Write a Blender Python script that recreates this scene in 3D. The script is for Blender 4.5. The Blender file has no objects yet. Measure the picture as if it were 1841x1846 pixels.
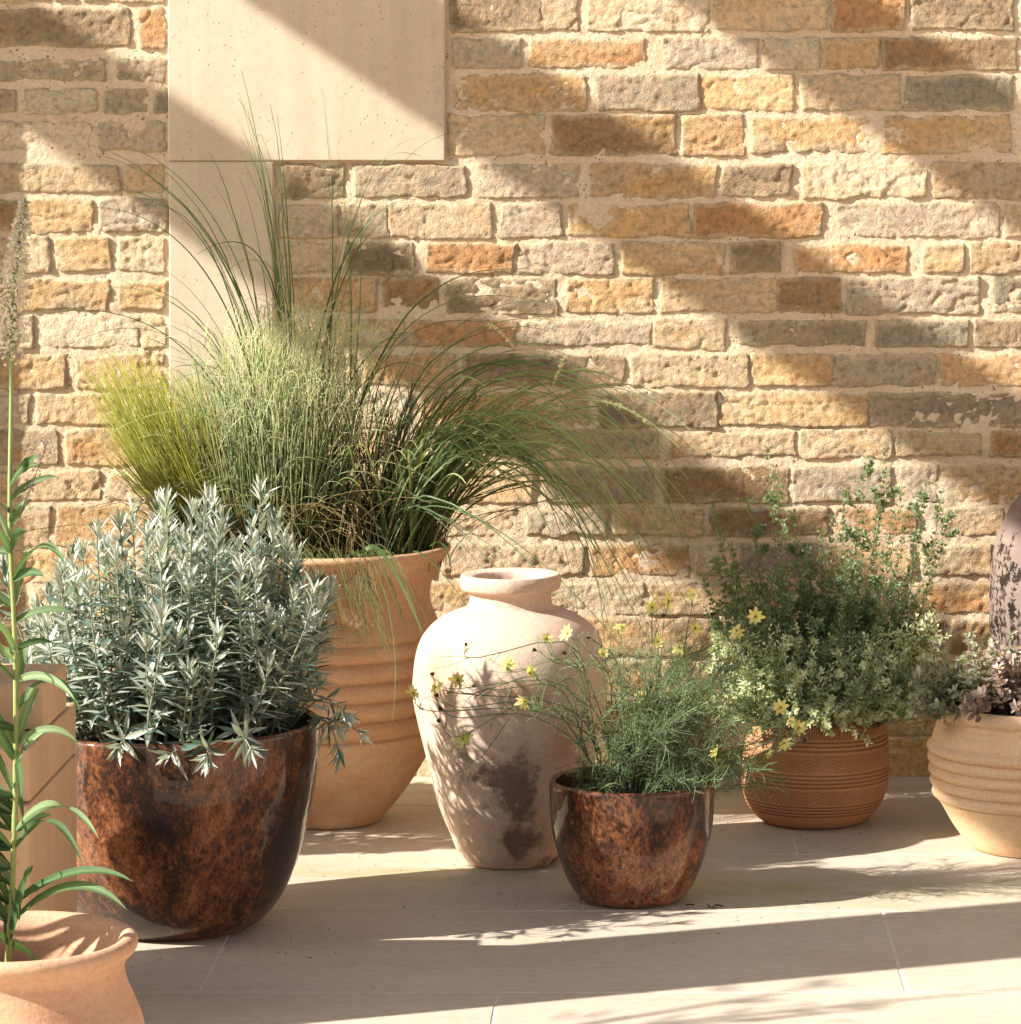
import bpy, math, random
import numpy as np
from mathutils import Vector

# ------------------------------------------------------------------ camera, sky, sun, exposure
scene = bpy.context.scene
COL = scene.collection
F = 6200.0            # focal length in photograph pixels (photo is 1841 wide)
VX, VY = 1171.0, 243.0  # principal point in the photograph
CAM_H, CAM_D = 1.25, 6.70
cam_data = bpy.data.cameras.new("camera")
cam = bpy.data.objects.new("camera", cam_data)
COL.objects.link(cam)
cam.location = (0, -CAM_D, CAM_H)
cam.rotation_euler = (math.radians(90), 0, 0)
cam_data.sensor_fit = 'HORIZONTAL'
cam_data.sensor_width = 36.0
cam_data.lens = F * 36.0 / 1841.0
cam_data.shift_x = (920.5 - VX) / 1841.0
cam_data.shift_y = -(923.0 - VY) / 1841.0
cam_data.clip_end = 500
scene.camera = cam

SUN_D = Vector((1.0, 0.37, -0.68)).normalized()    # direction the sunlight travels
elev = math.asin(-SUN_D.z)
azim = math.atan2(-SUN_D.x, -SUN_D.y)
world = bpy.data.worlds.new("World")
scene.world = world
world.use_nodes = True
wn = world.node_tree
bgn = wn.nodes["Background"]
sky = wn.nodes.new("ShaderNodeTexSky")
sky.sky_type = 'NISHITA'
sky.sun_disc = False
sky.sun_elevation = elev
sky.sun_rotation = azim % (2 * math.pi)
sky.dust_density = 3.0
sky.ozone_density = 0.6
wn.links.new(sky.outputs[0], bgn.inputs[0])
bgn.inputs[1].default_value = 0.064
sun_data = bpy.data.lights.new("sun", 'SUN')
sun_data.energy = 5.0
sun_data.angle = math.radians(0.53)
sun_data.color = (1.0, 0.935, 0.865)
sun = bpy.data.objects.new("sun", sun_data)
sun.rotation_euler = SUN_D.to_track_quat('-Z', 'Y').to_euler()
sun.location = (-6, -3, 6)
COL.objects.link(sun)
scene.view_settings.view_transform = 'Standard'
scene.view_settings.look = 'None'
scene.view_settings.gamma = 1.0
scene.view_settings.exposure = 1.15
scene.cycles.max_bounces = 6

# ------------------------------------------------------------------ helpers
random.seed(7)
RNG = np.random.default_rng(11)

def W(px, py, D):
    """photograph pixel at depth D from the camera -> world point"""
    return np.array([(px - VX) * D / F, D - CAM_D, CAM_H - (py - VY) * D / F])

def floorD(py):
    return F * CAM_H / (py - VY)

def hsh(ix, iy, iz, seed):
    h = (ix * 374761393 + iy * 668265263 + iz * 2147483647 + seed * 1274126177) & 0xffffffff
    h = ((h ^ (h >> 13)) * 1274126177) & 0xffffffff
    h = ((h ^ (h >> 16)) * 2246822519) & 0xffffffff
    h = h ^ (h >> 15)
    return (h & 0xffffff) / float(0xffffff)

def vnoise(p, seed=0):
    p = np.asarray(p, float)
    i = np.floor(p).astype(np.int64)
    f = p - i
    u = f * f * (3 - 2 * f)
    r = 0
    for dx in (0, 1):
        for dy in (0, 1):
            for dz in (0, 1):
                w = (u[..., 0] if dx else 1 - u[..., 0]) * (u[..., 1] if dy else 1 - u[..., 1]) * (u[..., 2] if dz else 1 - u[..., 2])
                r = r + w * hsh(i[..., 0] + dx, i[..., 1] + dy, i[..., 2] + dz, seed)
    return r * 2 - 1

def fbm(p, octaves=4, seed=0, gain=0.5):
    a, s, r = 1.0, 0.0, 0.0
    q = np.asarray(p, float)
    for k in range(octaves):
        r = r + a * vnoise(q, seed + k * 17)
        s += a
        a *= gain
        q = q * 2.03 + 11.3
    return r / s

def sstep(a, b, x):
    t = np.clip((x - a) / (b - a), 0, 1)
    return t * t * (3 - 2 * t)

def srgb(r, g, b):
    o = []
    for c in (r, g, b):
        c = c / 255.0
        o.append(c / 12.92 if c <= 0.04045 else ((c + 0.055) / 1.055) ** 2.4)
    return np.array(o)

def mk(name, verts, faces, mat, parent=None, cols=None, smooth=True, loc=None):
    """verts Nx3, faces Mx4 or Mx3 array (or list of such arrays); cols Nx3 point colours"""
    me = bpy.data.meshes.new(name)
    verts = np.asarray(verts, float)
    if loc is not None:
        verts = verts - np.asarray(loc)
    if not isinstance(faces, list):
        faces = [faces]
    faces = [np.asarray(f, np.int64) for f in faces if len(f)]
    nl = sum(f.size for f in faces)
    nf = sum(len(f) for f in faces)
    me.vertices.add(len(verts))
    me.vertices.foreach_set("co", verts.astype(np.float32).ravel())
    me.loops.add(nl)
    me.loops.foreach_set("vertex_index", np.concatenate([f.ravel() for f in faces]).astype(np.int32))
    me.polygons.add(nf)
    st, tot = [], []
    o = 0
    for f in faces:
        k = f.shape[1]
        st.append(o + np.arange(len(f)) * k)
        tot.append(np.full(len(f), k))
        o += f.size
    me.polygons.foreach_set("loop_start", np.concatenate(st).astype(np.int32))
    me.polygons.foreach_set("loop_total", np.concatenate(tot).astype(np.int32))
    me.polygons.foreach_set("use_smooth", np.full(nf, smooth))
    me.update(calc_edges=True)
    me.validate()
    if cols is not None:
        at = me.color_attributes.new("Col", 'FLOAT_COLOR', 'POINT')
        c4 = np.ones((len(verts), 4), np.float32)
        c4[:, :3] = cols
        at.data.foreach_set("color", c4.ravel())
    me.materials.append(mat)
    ob = bpy.data.objects.new(name, me)
    COL.objects.link(ob)
    if loc is not None and parent is None:
        ob.location = loc
    if parent is not None:
        ob.parent = parent
        if loc is None:
            # vertices were given in world space: cancel the parent's placement
            pl = parent.location.copy()
            pp = parent.parent
            while pp is not None:
                pl = pl + pp.location
                pp = pp.parent
            ob.location = -pl
    return ob

def tag(o, label=None, cat=None, group=None, kind=None):
    if label: o["label"] = label
    if cat: o["category"] = cat
    if group: o["group"] = group
    if kind: o["kind"] = kind
    return o

def thing(name, loc, label, cat, group=None):
    o = bpy.data.objects.new(name, None)
    o.empty_display_size = 0.1
    COL.objects.link(o)
    o.location = loc
    return tag(o, label, cat, group)

class Acc:
    """collects geometry for one mesh"""
    def __init__(s):
        s.v, s.f, s.c, s.n = [], {}, [], 0
    def add(s, v, f, c=None):
        v = np.asarray(v, float).reshape(-1, 3)
        f = np.asarray(f, np.int64)
        s.v.append(v)
        s.f.setdefault(f.shape[1], []).append(f + s.n)
        if c is None:
            c = np.full((len(v), 3), 0.5)
        c = np.broadcast_to(np.asarray(c, float), (len(v), 3))
        s.c.append(c)
        s.n += len(v)
    def build(s, name, mat, parent=None, smooth=True):
        return mk(name, np.concatenate(s.v), [np.concatenate(x) for x in s.f.values()], mat, parent,
                  np.concatenate(s.c), smooth)

def grid_faces(nu, nv, off=0, wrap=False):
    i = np.arange(nu - 1 if not wrap else nu)
    j = np.arange(nv - 1)
    I, J = np.meshgrid(i, j, indexing='ij')
    I2 = (I + 1) % nu
    return np.stack([I * nv + J, I2 * nv + J, I2 * nv + J + 1, I * nv + J + 1], -1).reshape(-1, 4) + off

def box(x0, x1, y0, y1, z0, z1):
    v = np.array([[x, y, z] for x in (x0, x1) for y in (y0, y1) for z in (z0, z1)], float)
    f = np.array([[0, 1, 3, 2], [4, 6, 7, 5], [0, 4, 5, 1], [2, 3, 7, 6], [0, 2, 6, 4], [1, 5, 7, 3]])
    return v, f

# ---- materials
def newmat(name):
    m = bpy.data.materials.new(name)
    m.use_nodes = True
    nt = m.node_tree
    for n in list(nt.nodes):
        nt.nodes.remove(n)
    out = nt.nodes.new("ShaderNodeOutputMaterial")
    b = nt.nodes.new("ShaderNodeBsdfPrincipled")
    nt.links.new(b.outputs[0], out.inputs[0])
    return m, nt, b, out

def nnode(nt, typ, ins=None, **props):
    n = nt.nodes.new(typ)
    for k, v in props.items():
        setattr(n, k, v)
    for k, v in (ins or {}).items():
        if isinstance(v, bpy.types.NodeSocket):
            nt.links.new(v, n.inputs[k])
        else:
            n.inputs[k].default_value = v
    return n

def c4(c):
    return (float(c[0]), float(c[1]), float(c[2]), 1.0)

def coords(nt, scale=(1, 1, 1)):
    tc = nnode(nt, "ShaderNodeTexCoord")
    mp = nnode(nt, "ShaderNodeMapping", {0: tc.outputs["Object"], 3: scale})
    return mp.outputs[0]

def noise(nt, vec, scale, detail=4, rough=0.55, dist=0.0):
    return nnode(nt, "ShaderNodeTexNoise", {"Vector": vec, "Scale": scale, "Detail": detail, "Roughness": rough, "Distortion": dist}).outputs[0]

def ramp(nt, fac, stops, interp='LINEAR'):
    r = nnode(nt, "ShaderNodeValToRGB", {0: fac})
    cr = r.color_ramp
    cr.interpolation = interp
    while len(cr.elements) < len(stops):
        cr.elements.new(0.5)
    for e, (p, c) in zip(cr.elements, stops):
        e.position = p
        e.color = c4(c) if not np.isscalar(c) else (c, c, c, 1)
    return r.outputs[0]

def mix(nt, fac, a, b, typ='MIX'):
    n = nt.nodes.new("ShaderNodeMix")
    n.data_type = 'RGBA'
    n.blend_type = typ
    def setv(idx, v):
        if isinstance(v, bpy.types.NodeSocket):
            nt.links.new(v, n.inputs[idx])
        elif idx == 0:
            n.inputs[0].default_value = v
        else:
            n.inputs[idx].default_value = c4(v)
    setv(0, fac); setv(6, a); setv(7, b)
    return n.outputs[2]

def math_(nt, op, a, b=0.0, c=0.0, clamp=False):
    n = nt.nodes.new("ShaderNodeMath")
    n.operation = op
    n.use_clamp = clamp
    for i, v in enumerate((a, b, c)):
        if isinstance(v, bpy.types.NodeSocket):
            nt.links.new(v, n.inputs[i])
        else:
            n.inputs[i].default_value = v
    return n.outputs[0]

def bump(nt, bsdf, height, dist=0.002, strength=1.0, normal=None):
    n = nnode(nt, "ShaderNodeBump", {"Height": height, "Distance": dist, "Strength": strength})
    if normal is not None:
        nt.links.new(normal, n.inputs["Normal"])
    nt.links.new(n.outputs[0], bsdf.inputs["Normal"])
    return n.outputs[0]

def attr_col(nt):
    return nnode(nt, "ShaderNodeAttribute", attribute_name="Col").outputs[0]

def mat_stone():
    m, nt, b, _ = newmat("rough_sandstone")
    v = coords(nt)
    vs = coords(nt, (1, 1, 2.2))
    col = attr_col(nt)
    n1 = noise(nt, v, 95, 6, 0.65)
    n2 = noise(nt, vs, 22, 5, 0.6, 0.4)
    k = ramp(nt, n1, [(0.3, 0.62), (0.5, 1.0), (0.72, 1.22)])
    c = mix(nt, 1.0, col, k, 'MULTIPLY')
    k2 = ramp(nt, n2, [(0.3, (1.12, 1.02, 0.92)), (0.6, (0.92, 0.97, 1.0))])
    c = mix(nt, 0.8, c, k2, 'MULTIPLY')
    nt.links.new(c, b.inputs["Base Color"])
    b.inputs["Roughness"].default_value = 0.93
    b.inputs["Specular IOR Level"].default_value = 0.2
    h = math_(nt, 'ADD', math_(nt, 'MULTIPLY', n1, 0.7), math_(nt, 'MULTIPLY', noise(nt, v, 280, 4, 0.7), 0.5))
    bump(nt, b, h, 0.0085, 1.0)
    return m

def mat_mortar():
    m, nt, b, _ = newmat("lime_mortar")
    v = coords(nt)
    n1 = noise(nt, v, 120, 6, 0.7)
    n2 = noise(nt, v, 6, 4, 0.6)
    c = mix(nt, ramp(nt, n2, [(0.35, 0.0), (0.7, 1.0)]), srgb(232, 213, 184), srgb(224, 197, 162))
    vv_ = nnode(nt, "ShaderNodeVectorMath", {0: nnode(nt, "ShaderNodeTexNoise", {"Vector": v, "Scale": 60.0, "Detail": 2.0}).outputs[1], 1: (0.012, 0.012, 0.012), 2: v}, operation='MULTIPLY_ADD').outputs[0]
    sp = nnode(nt, "ShaderNodeTexVoronoi", {"Vector": vv_, "Scale": 105.0}).outputs[0]
    pit = ramp(nt, sp, [(0.12, 0.0), (0.26, 1.0)])
    msk = ramp(nt, noise(nt, v, 26, 3, 0.6), [(0.40, 0.0), (0.48, 1.0)])
    pit = math_(nt, 'MAXIMUM', pit, msk)
    c = mix(nt, 1.0, c, ramp(nt, pit, [(0.0, (0.42, 0.33, 0.25)), (1.0, (1, 1, 1))]), 'MULTIPLY')
    c = mix(nt, 1.0, c, ramp(nt, n1, [(0.3, 0.82), (0.7, 1.1)]), 'MULTIPLY')
    nt.links.new(c, b.inputs["Base Color"])
    b.inputs["Roughness"].default_value = 0.95
    b.inputs["Specular IOR Level"].default_value = 0.15
    h = math_(nt, 'ADD', math_(nt, 'MULTIPLY', n1, 0.9), math_(nt, 'MULTIPLY', pit, 0.45))
    bump(nt, b, h, 0.0055, 1.0)
    return m

def mat_limestone(name, base, dark, pits=True, bumpd=0.0006):
    m, nt, b, _ = newmat(name)
    v = coords(nt)
    n2 = noise(nt, v, 3.0, 5, 0.6)
    c = mix(nt, ramp(nt, n2, [(0.3, 0.0), (0.75, 1.0)]), base, dark)
    st_ = noise(nt, coords(nt, (5, 5, 0.5)), 4.0, 5, 0.6, 0.3)
    c = mix(nt, 1.0, c, ramp(nt, st_, [(0.3, 0.93), (0.6, 1.03)]), 'MULTIPLY')
    n1 = noise(nt, v, 70, 5, 0.6)
    c = mix(nt, 1.0, c, ramp(nt, n1, [(0.3, 0.94), (0.7, 1.05)]), 'MULTIPLY')
    vs = coords(nt, (1, 1, 0.7))
    sp = nnode(nt, "ShaderNodeTexVoronoi", {"Vector": vs, "Scale": 85.0, "Randomness": 1.0})
    pit = ramp(nt, sp.outputs[0], [(0.06, 0.0), (0.16, 1.0)])
    msk = ramp(nt, noise(nt, v, 14, 3, 0.6), [(0.42, 1.0), (0.58, 0.0)])
    pit = math_(nt, 'MAXIMUM', pit, msk)
    c = mix(nt, 1.0, c, ramp(nt, pit, [(0.0, (0.6, 0.52, 0.45)), (1.0, (1, 1, 1))]), 'MULTIPLY')
    nt.links.new(c, b.inputs["Base Color"])
    b.inputs["Roughness"].default_value = 0.8
    b.inputs["Specular IOR Level"].default_value = 0.25
    bump(nt, b, math_(nt, 'ADD', math_(nt, 'MULTIPLY', n1, 0.4), pit), bumpd, 1.0)
    return m

def mat_floor():
    m, nt, b, _ = newmat("limestone_paving")
    tc = nnode(nt, "ShaderNodeTexCoord").outputs["Object"]
    v = coords(nt)
    vs = coords(nt, (0.65, 1.3, 1))
    n2 = noise(nt, vs, 3.0, 7, 0.62)
    c = mix(nt, ramp(nt, n2, [(0.3, 0.0), (0.72, 1.0)]), srgb(206, 195, 177), srgb(188, 174, 154))
    n1 = noise(nt, vs, 60, 6, 0.65)
    c = mix(nt, 1.0, c, ramp(nt, n1, [(0.3, 0.86), (0.7, 1.1)]), 'MULTIPLY')
    # pale scratches
    sc = noise(nt, coords(nt, (0.6, 2.6, 1)), 9.0, 8, 0.7, 1.2)
    scr = ramp(nt, sc, [(0.485, 0.0), (0.5, 1.0), (0.515, 0.0)])
    scm = ramp(nt, noise(nt, v, 2.2, 3, 0.5), [(0.52, 0.0), (0.66, 0.42)])
    c = mix(nt, math_(nt, 'MULTIPLY', scr, scm), c, srgb(226, 214, 198))
    # dark specks
    sp = nnode(nt, "ShaderNodeTexVoronoi", {"Vector": coords(nt, (0.5, 1, 1)), "Scale": 26.0}).outputs[0]
    spk = ramp(nt, sp, [(0.03, 0.35), (0.075, 1.0)])
    spm = ramp(nt, noise(nt, v, 5, 2, 0.5), [(0.5, 1.0), (0.56, 0.0)])
    c = mix(nt, 1.0, c, math_(nt, 'MAXIMUM', spk, spm), 'MULTIPLY')
    # green algae stain along the damp strips between the pots
    def spot(cx, cy, rx, ry):
        mp = nnode(nt, "ShaderNodeMapping", {0: tc, 1: (-cx / rx, -cy / ry, 0), 3: (1 / rx, 1 / ry, 0)})
        ln = nnode(nt, "ShaderNodeVectorMath", {0: mp.outputs[0]}, operation='LENGTH').outputs["Value"]
        return ramp(nt, ln, [(0.15, 1.0), (1.0, 0.0)])
    g = math_(nt, 'MAXIMUM', spot(-0.40, -0.86, 0.35, 0.17), spot(0.30, -1.0, 0.5, 0.17))
    g = math_(nt, 'MAXIMUM', g, spot(-0.05, -0.10, 1.5, 0.13))
    g = math_(nt, 'MULTIPLY', g, ramp(nt, noise(nt, vs, 11, 6, 0.6), [(0.36, 0.0), (0.66, 0.75)]))
    c = mix(nt, g, c, srgb(150, 152, 88))
    nt.links.new(c, b.inputs["Base Color"])
    nt.links.new(ramp(nt, n2, [(0.3, 0.5), (0.7, 0.68)]), b.inputs["Roughness"])
    b.inputs["Specular IOR Level"].default_value = 0.35
    bump(nt, b, math_(nt, 'ADD', math_(nt, 'MULTIPLY', n1, 0.5), noise(nt, v, 260, 3, 0.6)), 0.0007, 1.0)
    return m

def mat_terracotta(name, base, second, pale, streak=0.5, fine=0.0009):
    m, nt, b, _ = newmat(name)
    v = coords(nt)
    vh = coords(nt, (1, 1, 6.0))
    c = mix(nt, ramp(nt, noise(nt, vh, 4.5, 5, 0.6, 0.6), [(0.34, 0.0), (0.68, 1.0)]), base, second)
    c = mix(nt, ramp(nt, noise(nt, v, 7, 6, 0.65), [(0.5, 0.0), (0.75, streak)]), c, pale)
    n1 = noise(nt, v, 150, 5, 0.65)
    c = mix(nt, 1.0, c, ramp(nt, n1, [(0.3, 0.88), (0.7, 1.1)]), 'MULTIPLY')
    sp = nnode(nt, "ShaderNodeTexVoronoi", {"Vector": v, "Scale": 60.0}).outputs[0]
    spk = ramp(nt, sp, [(0.04, 0.6), (0.09, 1.0)])
    c = mix(nt, 1.0, c, spk, 'MULTIPLY')
    nt.links.new(c, b.inputs["Base Color"])
    b.inputs["Roughness"].default_value = 0.82
    b.inputs["Specular IOR Level"].default_value = 0.25
    h = math_(nt, 'ADD', n1, math_(nt, 'MULTIPLY', noise(nt, vh, 30, 4, 0.6), 0.9))
    bump(nt, b, h, fine, 1.0)
    return m

def mat_amphora():
    m, nt, b, _ = newmat("weathered_terracotta")
    tc = nnode(nt, "ShaderNodeTexCoord").outputs["Object"]
    v = coords(nt)
    c = mix(nt, ramp(nt, noise(nt, v, 5, 6, 0.65), [(0.35, 0.0), (0.7, 1.0)]), srgb(214, 192, 172), srgb(204, 174, 150))
    n1 = noise(nt, v, 130, 6, 0.7)
    def spot(cx, cz, rx, rz, cy=-0.16):
        mp = nnode(nt, "ShaderNodeMapping", {0: tc, 1: (-cx / rx, -cy / 0.2, -cz / rz), 3: (1 / rx, 1 / 0.2, 1 / rz)})
        ln = nnode(nt, "ShaderNodeVectorMath", {0: mp.outputs[0]}, operation='LENGTH').outputs["Value"]
        return ramp(nt, ln, [(0.2, 1.0), (1.05, 0.0)])
    n3 = noise(nt, v, 30, 10, 0.95, 0.1)
    # rusty bare clay showing through at the shoulder
    rust = math_(nt, 'MAXIMUM', spot(-0.115, 0.33, 0.07, 0.09, -0.11), spot(0.03, 0.31, 0.10, 0.06))
    rust = math_(nt, 'MAXIMUM', rust, spot(0.09, 0.22, 0.05, 0.10))
    rf = ramp(nt, math_(nt, 'ADD', math_(nt, 'MULTIPLY', rust, 0.24), n3), [(0.56, 0.0), (0.78, 0.65)])
    c = mix(nt, rf, c, srgb(184, 128, 104))
    # dark peeling stain on the lower half
    st = math_(nt, 'MAXIMUM', spot(0.01, 0.14, 0.075, 0.11), spot(-0.05, 0.20, 0.06, 0.09))
    st = math_(nt, 'MAXIMUM', st, spot(0.015, 0.055, 0.08, 0.05, -0.10))
    st = math_(nt, 'MAXIMUM', st, math_(nt, 'MULTIPLY', spot(0.07, 0.0, 0.035, 0.03, -0.05), 1.6))
    st = math_(nt, 'MAXIMUM', st, math_(nt, 'MULTIPLY', spot(-0.01, 0.15, 0.10, 0.16), 0.85))
    st = math_(nt, 'MULTIPLY', st, ramp(nt, noise(nt, coords(nt, (1, 1, 0.6)), 14, 4, 0.6, 0.6), [(0.36, 0.15), (0.58, 1.15)]))
    sf = ramp(nt, math_(nt, 'ADD', math_(nt, 'MULTIPLY', st, 0.26), n3), [(0.58, 0.0), (0.72, 0.82)])
    c = mix(nt, sf, c, srgb(108, 82, 70))
    c = mix(nt, 1.0, c, ramp(nt, n1, [(0.3, 0.86), (0.7, 1.1)]), 'MULTIPLY')
    nt.links.new(c, b.inputs["Base Color"])
    b.inputs["Roughness"].default_value = 0.88
    b.inputs["Specular IOR Level"].default_value = 0.2
    bump(nt, b, math_(nt, 'ADD', n1, math_(nt, 'MULTIPLY', n3, 0.8)), 0.0012, 1.0)
    return m

def mat_glaze(name, shift=0.0, seed=0.0):
    m, nt, b, _ = newmat(name)
    tc = nnode(nt, "ShaderNodeTexCoord").outputs["Object"]
    v = nnode(nt, "ShaderNodeMapping", {0: tc, 1: (seed, seed * 0.7, 0), 3: (1, 1, 0.62)}).outputs[0]
    big = noise(nt, v, 7.5, 4, 0.62, 0.5)
    med = noise(nt, v, 80, 7, 0.74, 0.6)
    fin = noise(nt, v, 210, 5, 0.7, 0.5)
    t = math_(nt, 'ADD', math_(nt, 'ADD', math_(nt, 'MULTIPLY', big, 0.95), math_(nt, 'MULTIPLY', med, 0.72)), math_(nt, 'MULTIPLY', fin, 0.62))
    t = math_(nt, 'SUBTRACT', t, 0.66 + shift)
    c = ramp(nt, t, [(0.32, (0.007, 0.003, 0.0017)), (0.43, (0.036, 0.011, 0.004)), (0.51, (0.105, 0.034, 0.011)),
                     (0.62, (0.22, 0.080, 0.029)), (0.80, (0.36, 0.19, 0.10))])
    # iron pits
    sp = nnode(nt, "ShaderNodeTexVoronoi", {"Vector": v, "Scale": 52.0}).outputs[0]
    pit = ramp(nt, sp, [(0.10, 0.22), (0.22, 1.0)])
    pm = ramp(nt, noise(nt, v, 17, 3, 0.6), [(0.46, 1.0), (0.55, 0.0)])
    c = mix(nt, 1.0, c, math_(nt, 'MAXIMUM', pit, pm), 'MULTIPLY')
    nt.links.new(c, b.inputs["Base Color"])
    b.inputs["Roughness"].default_value = 0.55
    b.inputs["Specular IOR Level"].default_value = 0.25
    b.inputs["Coat Weight"].default_value = 0.75
    b.inputs["Coat Roughness"].default_value = 0.05
    b.inputs["Coat IOR"].default_value = 1.5
    bn = bump(nt, b, math_(nt, 'ADD', fin, med), 0.0006, 1.0)
    b2 = nnode(nt, "ShaderNodeBump", {"Height": noise(nt, v, 18, 3, 0.5), "Distance": 0.0022, "Strength": 0.8})
    nt.links.new(b2.outputs[0], b.inputs["Coat Normal"])
    return m

def mat_leaf(name, rough=0.6, trans=0.35, spec=0.35, fuzz=0.0):
    m, nt, b, out = newmat(name)
    col = attr_col(nt)
    nt.links.new(col, b.inputs["Base Color"])
    b.inputs["Roughness"].default_value = rough
    b.inputs["Specular IOR Level"].default_value = spec
    if fuzz:
        b.inputs["Sheen Weight"].default_value = fuzz
        b.inputs["Sheen Roughness"].default_value = 0.5
    tr = nnode(nt, "ShaderNodeBsdfTranslucent", {0: mix(nt, 1.0, col, (1.15, 1.25, 0.7), 'MULTIPLY')})
    ms = nnode(nt, "ShaderNodeMixShader", {0: trans, 1: b.outputs[0], 2: tr.outputs[0]})
    nt.links.new(ms.outputs[0], out.inputs[0])
    return m

def mat_plain(name, a, b2, scale=20, rough=0.9, bd=0.002):
    m, nt, b, _ = newmat(name)
    v = coords(nt)
    n1 = noise(nt, v, scale, 6, 0.65)
    nt.links.new(mix(nt, ramp(nt, n1, [(0.35, 0.0), (0.65, 1.0)]), a, b2), b.inputs["Base Color"])
    b.inputs["Roughness"].default_value = rough
    bump(nt, b, n1, bd, 1.0)
    return m

M_STONE = mat_stone()
M_MORTAR = mat_mortar()
M_PANEL = mat_limestone("smooth_limestone", srgb(210, 195, 170), srgb(202, 184, 158))
M_STEP = mat_limestone("step_limestone", srgb(200, 172, 138), srgb(186, 154, 120), bumpd=0.001)
M_FLOOR = mat_floor()
M_GROUT = mat_plain("pale_grout", srgb(222, 212, 194), srgb(200, 186, 166), 30, 0.9, 0.001)
M_SOIL = mat_plain("dark_potting_soil", (0.018, 0.012, 0.008), (0.05, 0.035, 0.022), 90, 0.95, 0.006)
M_TERRA = mat_terracotta("warm_terracotta", srgb(198, 160, 122), srgb(184, 142, 104), srgb(206, 178, 150), 0.8)
M_TERRA_RED = mat_terracotta("incised_terracotta", srgb(194, 144, 106), srgb(182, 126, 88), srgb(200, 160, 126), 0.5, 0.0004)
M_TERRA_CREAM = mat_terracotta("cream_terracotta", srgb(230, 200, 162), srgb(222, 186, 146), srgb(232, 208, 178), 0.5, 0.0006)
M_TERRA_PINK = mat_terracotta("pinkish_terracotta", srgb(212, 172, 140), srgb(198, 152, 118), srgb(222, 190, 166), 0.6)
M_MAUVE = mat_terracotta("mauve_grey_stoneware", srgb(132, 116, 106), srgb(116, 100, 92), srgb(150, 136, 126), 0.6)
M_AMPH = mat_amphora()
M_GLAZE = mat_glaze("mottled_brown_glaze", 0.03, 0.35)
M_GLAZE2 = mat_glaze("mottled_rust_glaze", -0.03, 3.1)
M_SILVER = mat_leaf("silver_leaf", 0.55, 0.22, 0.4, 0.25)
M_GRASS = mat_leaf("grass_blade", 0.5, 0.35, 0.4)
M_HAIR = mat_leaf("feather_grass_hair", 0.5, 0.45, 0.4)
M_LEAF = mat_leaf("small_leaf", 0.5, 0.35, 0.35)
M_BIGLEAF = mat_leaf("long_green_leaf", 0.6, 0.3, 0.3)
M_PETAL = mat_leaf("petal", 0.6, 0.4, 0.2)
M_STEM = mat_leaf("stem", 0.6, 0.0, 0.3)
M_TIMBER = mat_plain("grey_oak_timber", srgb(150, 122, 92), srgb(120, 96, 72), 12, 0.8, 0.002)
M_PLASTIC = mat_plain("dull_green_plastic", srgb(70, 84, 72), srgb(60, 72, 62), 5, 0.5, 0.0002)

# ------------------------------------------------------------------ ground and paving
v, f = box(-20, 20, -26, 6, -0.3, -0.0014)
tag(mk("ground", v, f, M_GROUT, smooth=False), "pale grout bed under the paving", kind="structure")
acc = Acc()
rows = [0.35, -0.29, -0.725, -1.16, -1.685, -2.2, -2.66, -3.2, -3.7, -4.3, -4.9, -5.6, -6.4, -7.3, -8.3, -9.5, -11, -13, -16, -20, -25]
offs = [0.75, 0.2566, -0.30, 0.375, -0.221, 0.5, -0.05]
GAP = 0.0036
for r in range(len(rows) - 1):
    y1, y0 = rows[r] - GAP, rows[r + 1] + GAP
    o = offs[r % 7]
    st = 1.03
    if r == 1: o, st = 0.2566, 1.03
    if r == 2: o = 0.92
    for k in range(-14, 14):
        x0, x1 = o + k * st + GAP * 0.7, o + (k + 1) * st - GAP * 0.7
        if x1 < -14 or x0 > 14: continue
        be = 0.0009
        zt = 0.0 + random.uniform(-0.0006, 0.0)
        vv = []
        for (ex, zz) in ((0, -0.03), (0, zt - be), (be, zt)):
            vv += [[x0 + ex, y0 + ex, zz], [x1 - ex, y0 + ex, zz], [x1 - ex, y1 - ex, zz], [x0 + ex, y1 - ex, zz]]
        ff = []
        for l in (0, 4):
            for i in range(4):
                j = (i + 1) % 4
                ff.append([l + i, l + j, l + 4 + j, l + 4 + i])
        ff.append([8, 9, 10, 11])
        acc.add(vv, ff)
tag(acc.build("paving", M_FLOOR, smooth=False), "large smooth limestone paving slabs with thin pale joints", kind="structure")

# ------------------------------------------------------------------ stone wall
WS = CAM_D / F   # metres per photo pixel on the wall plane
def wx(px): return (px - VX) * WS
def wz(py): return CAM_H - (py - VY) * WS

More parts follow.
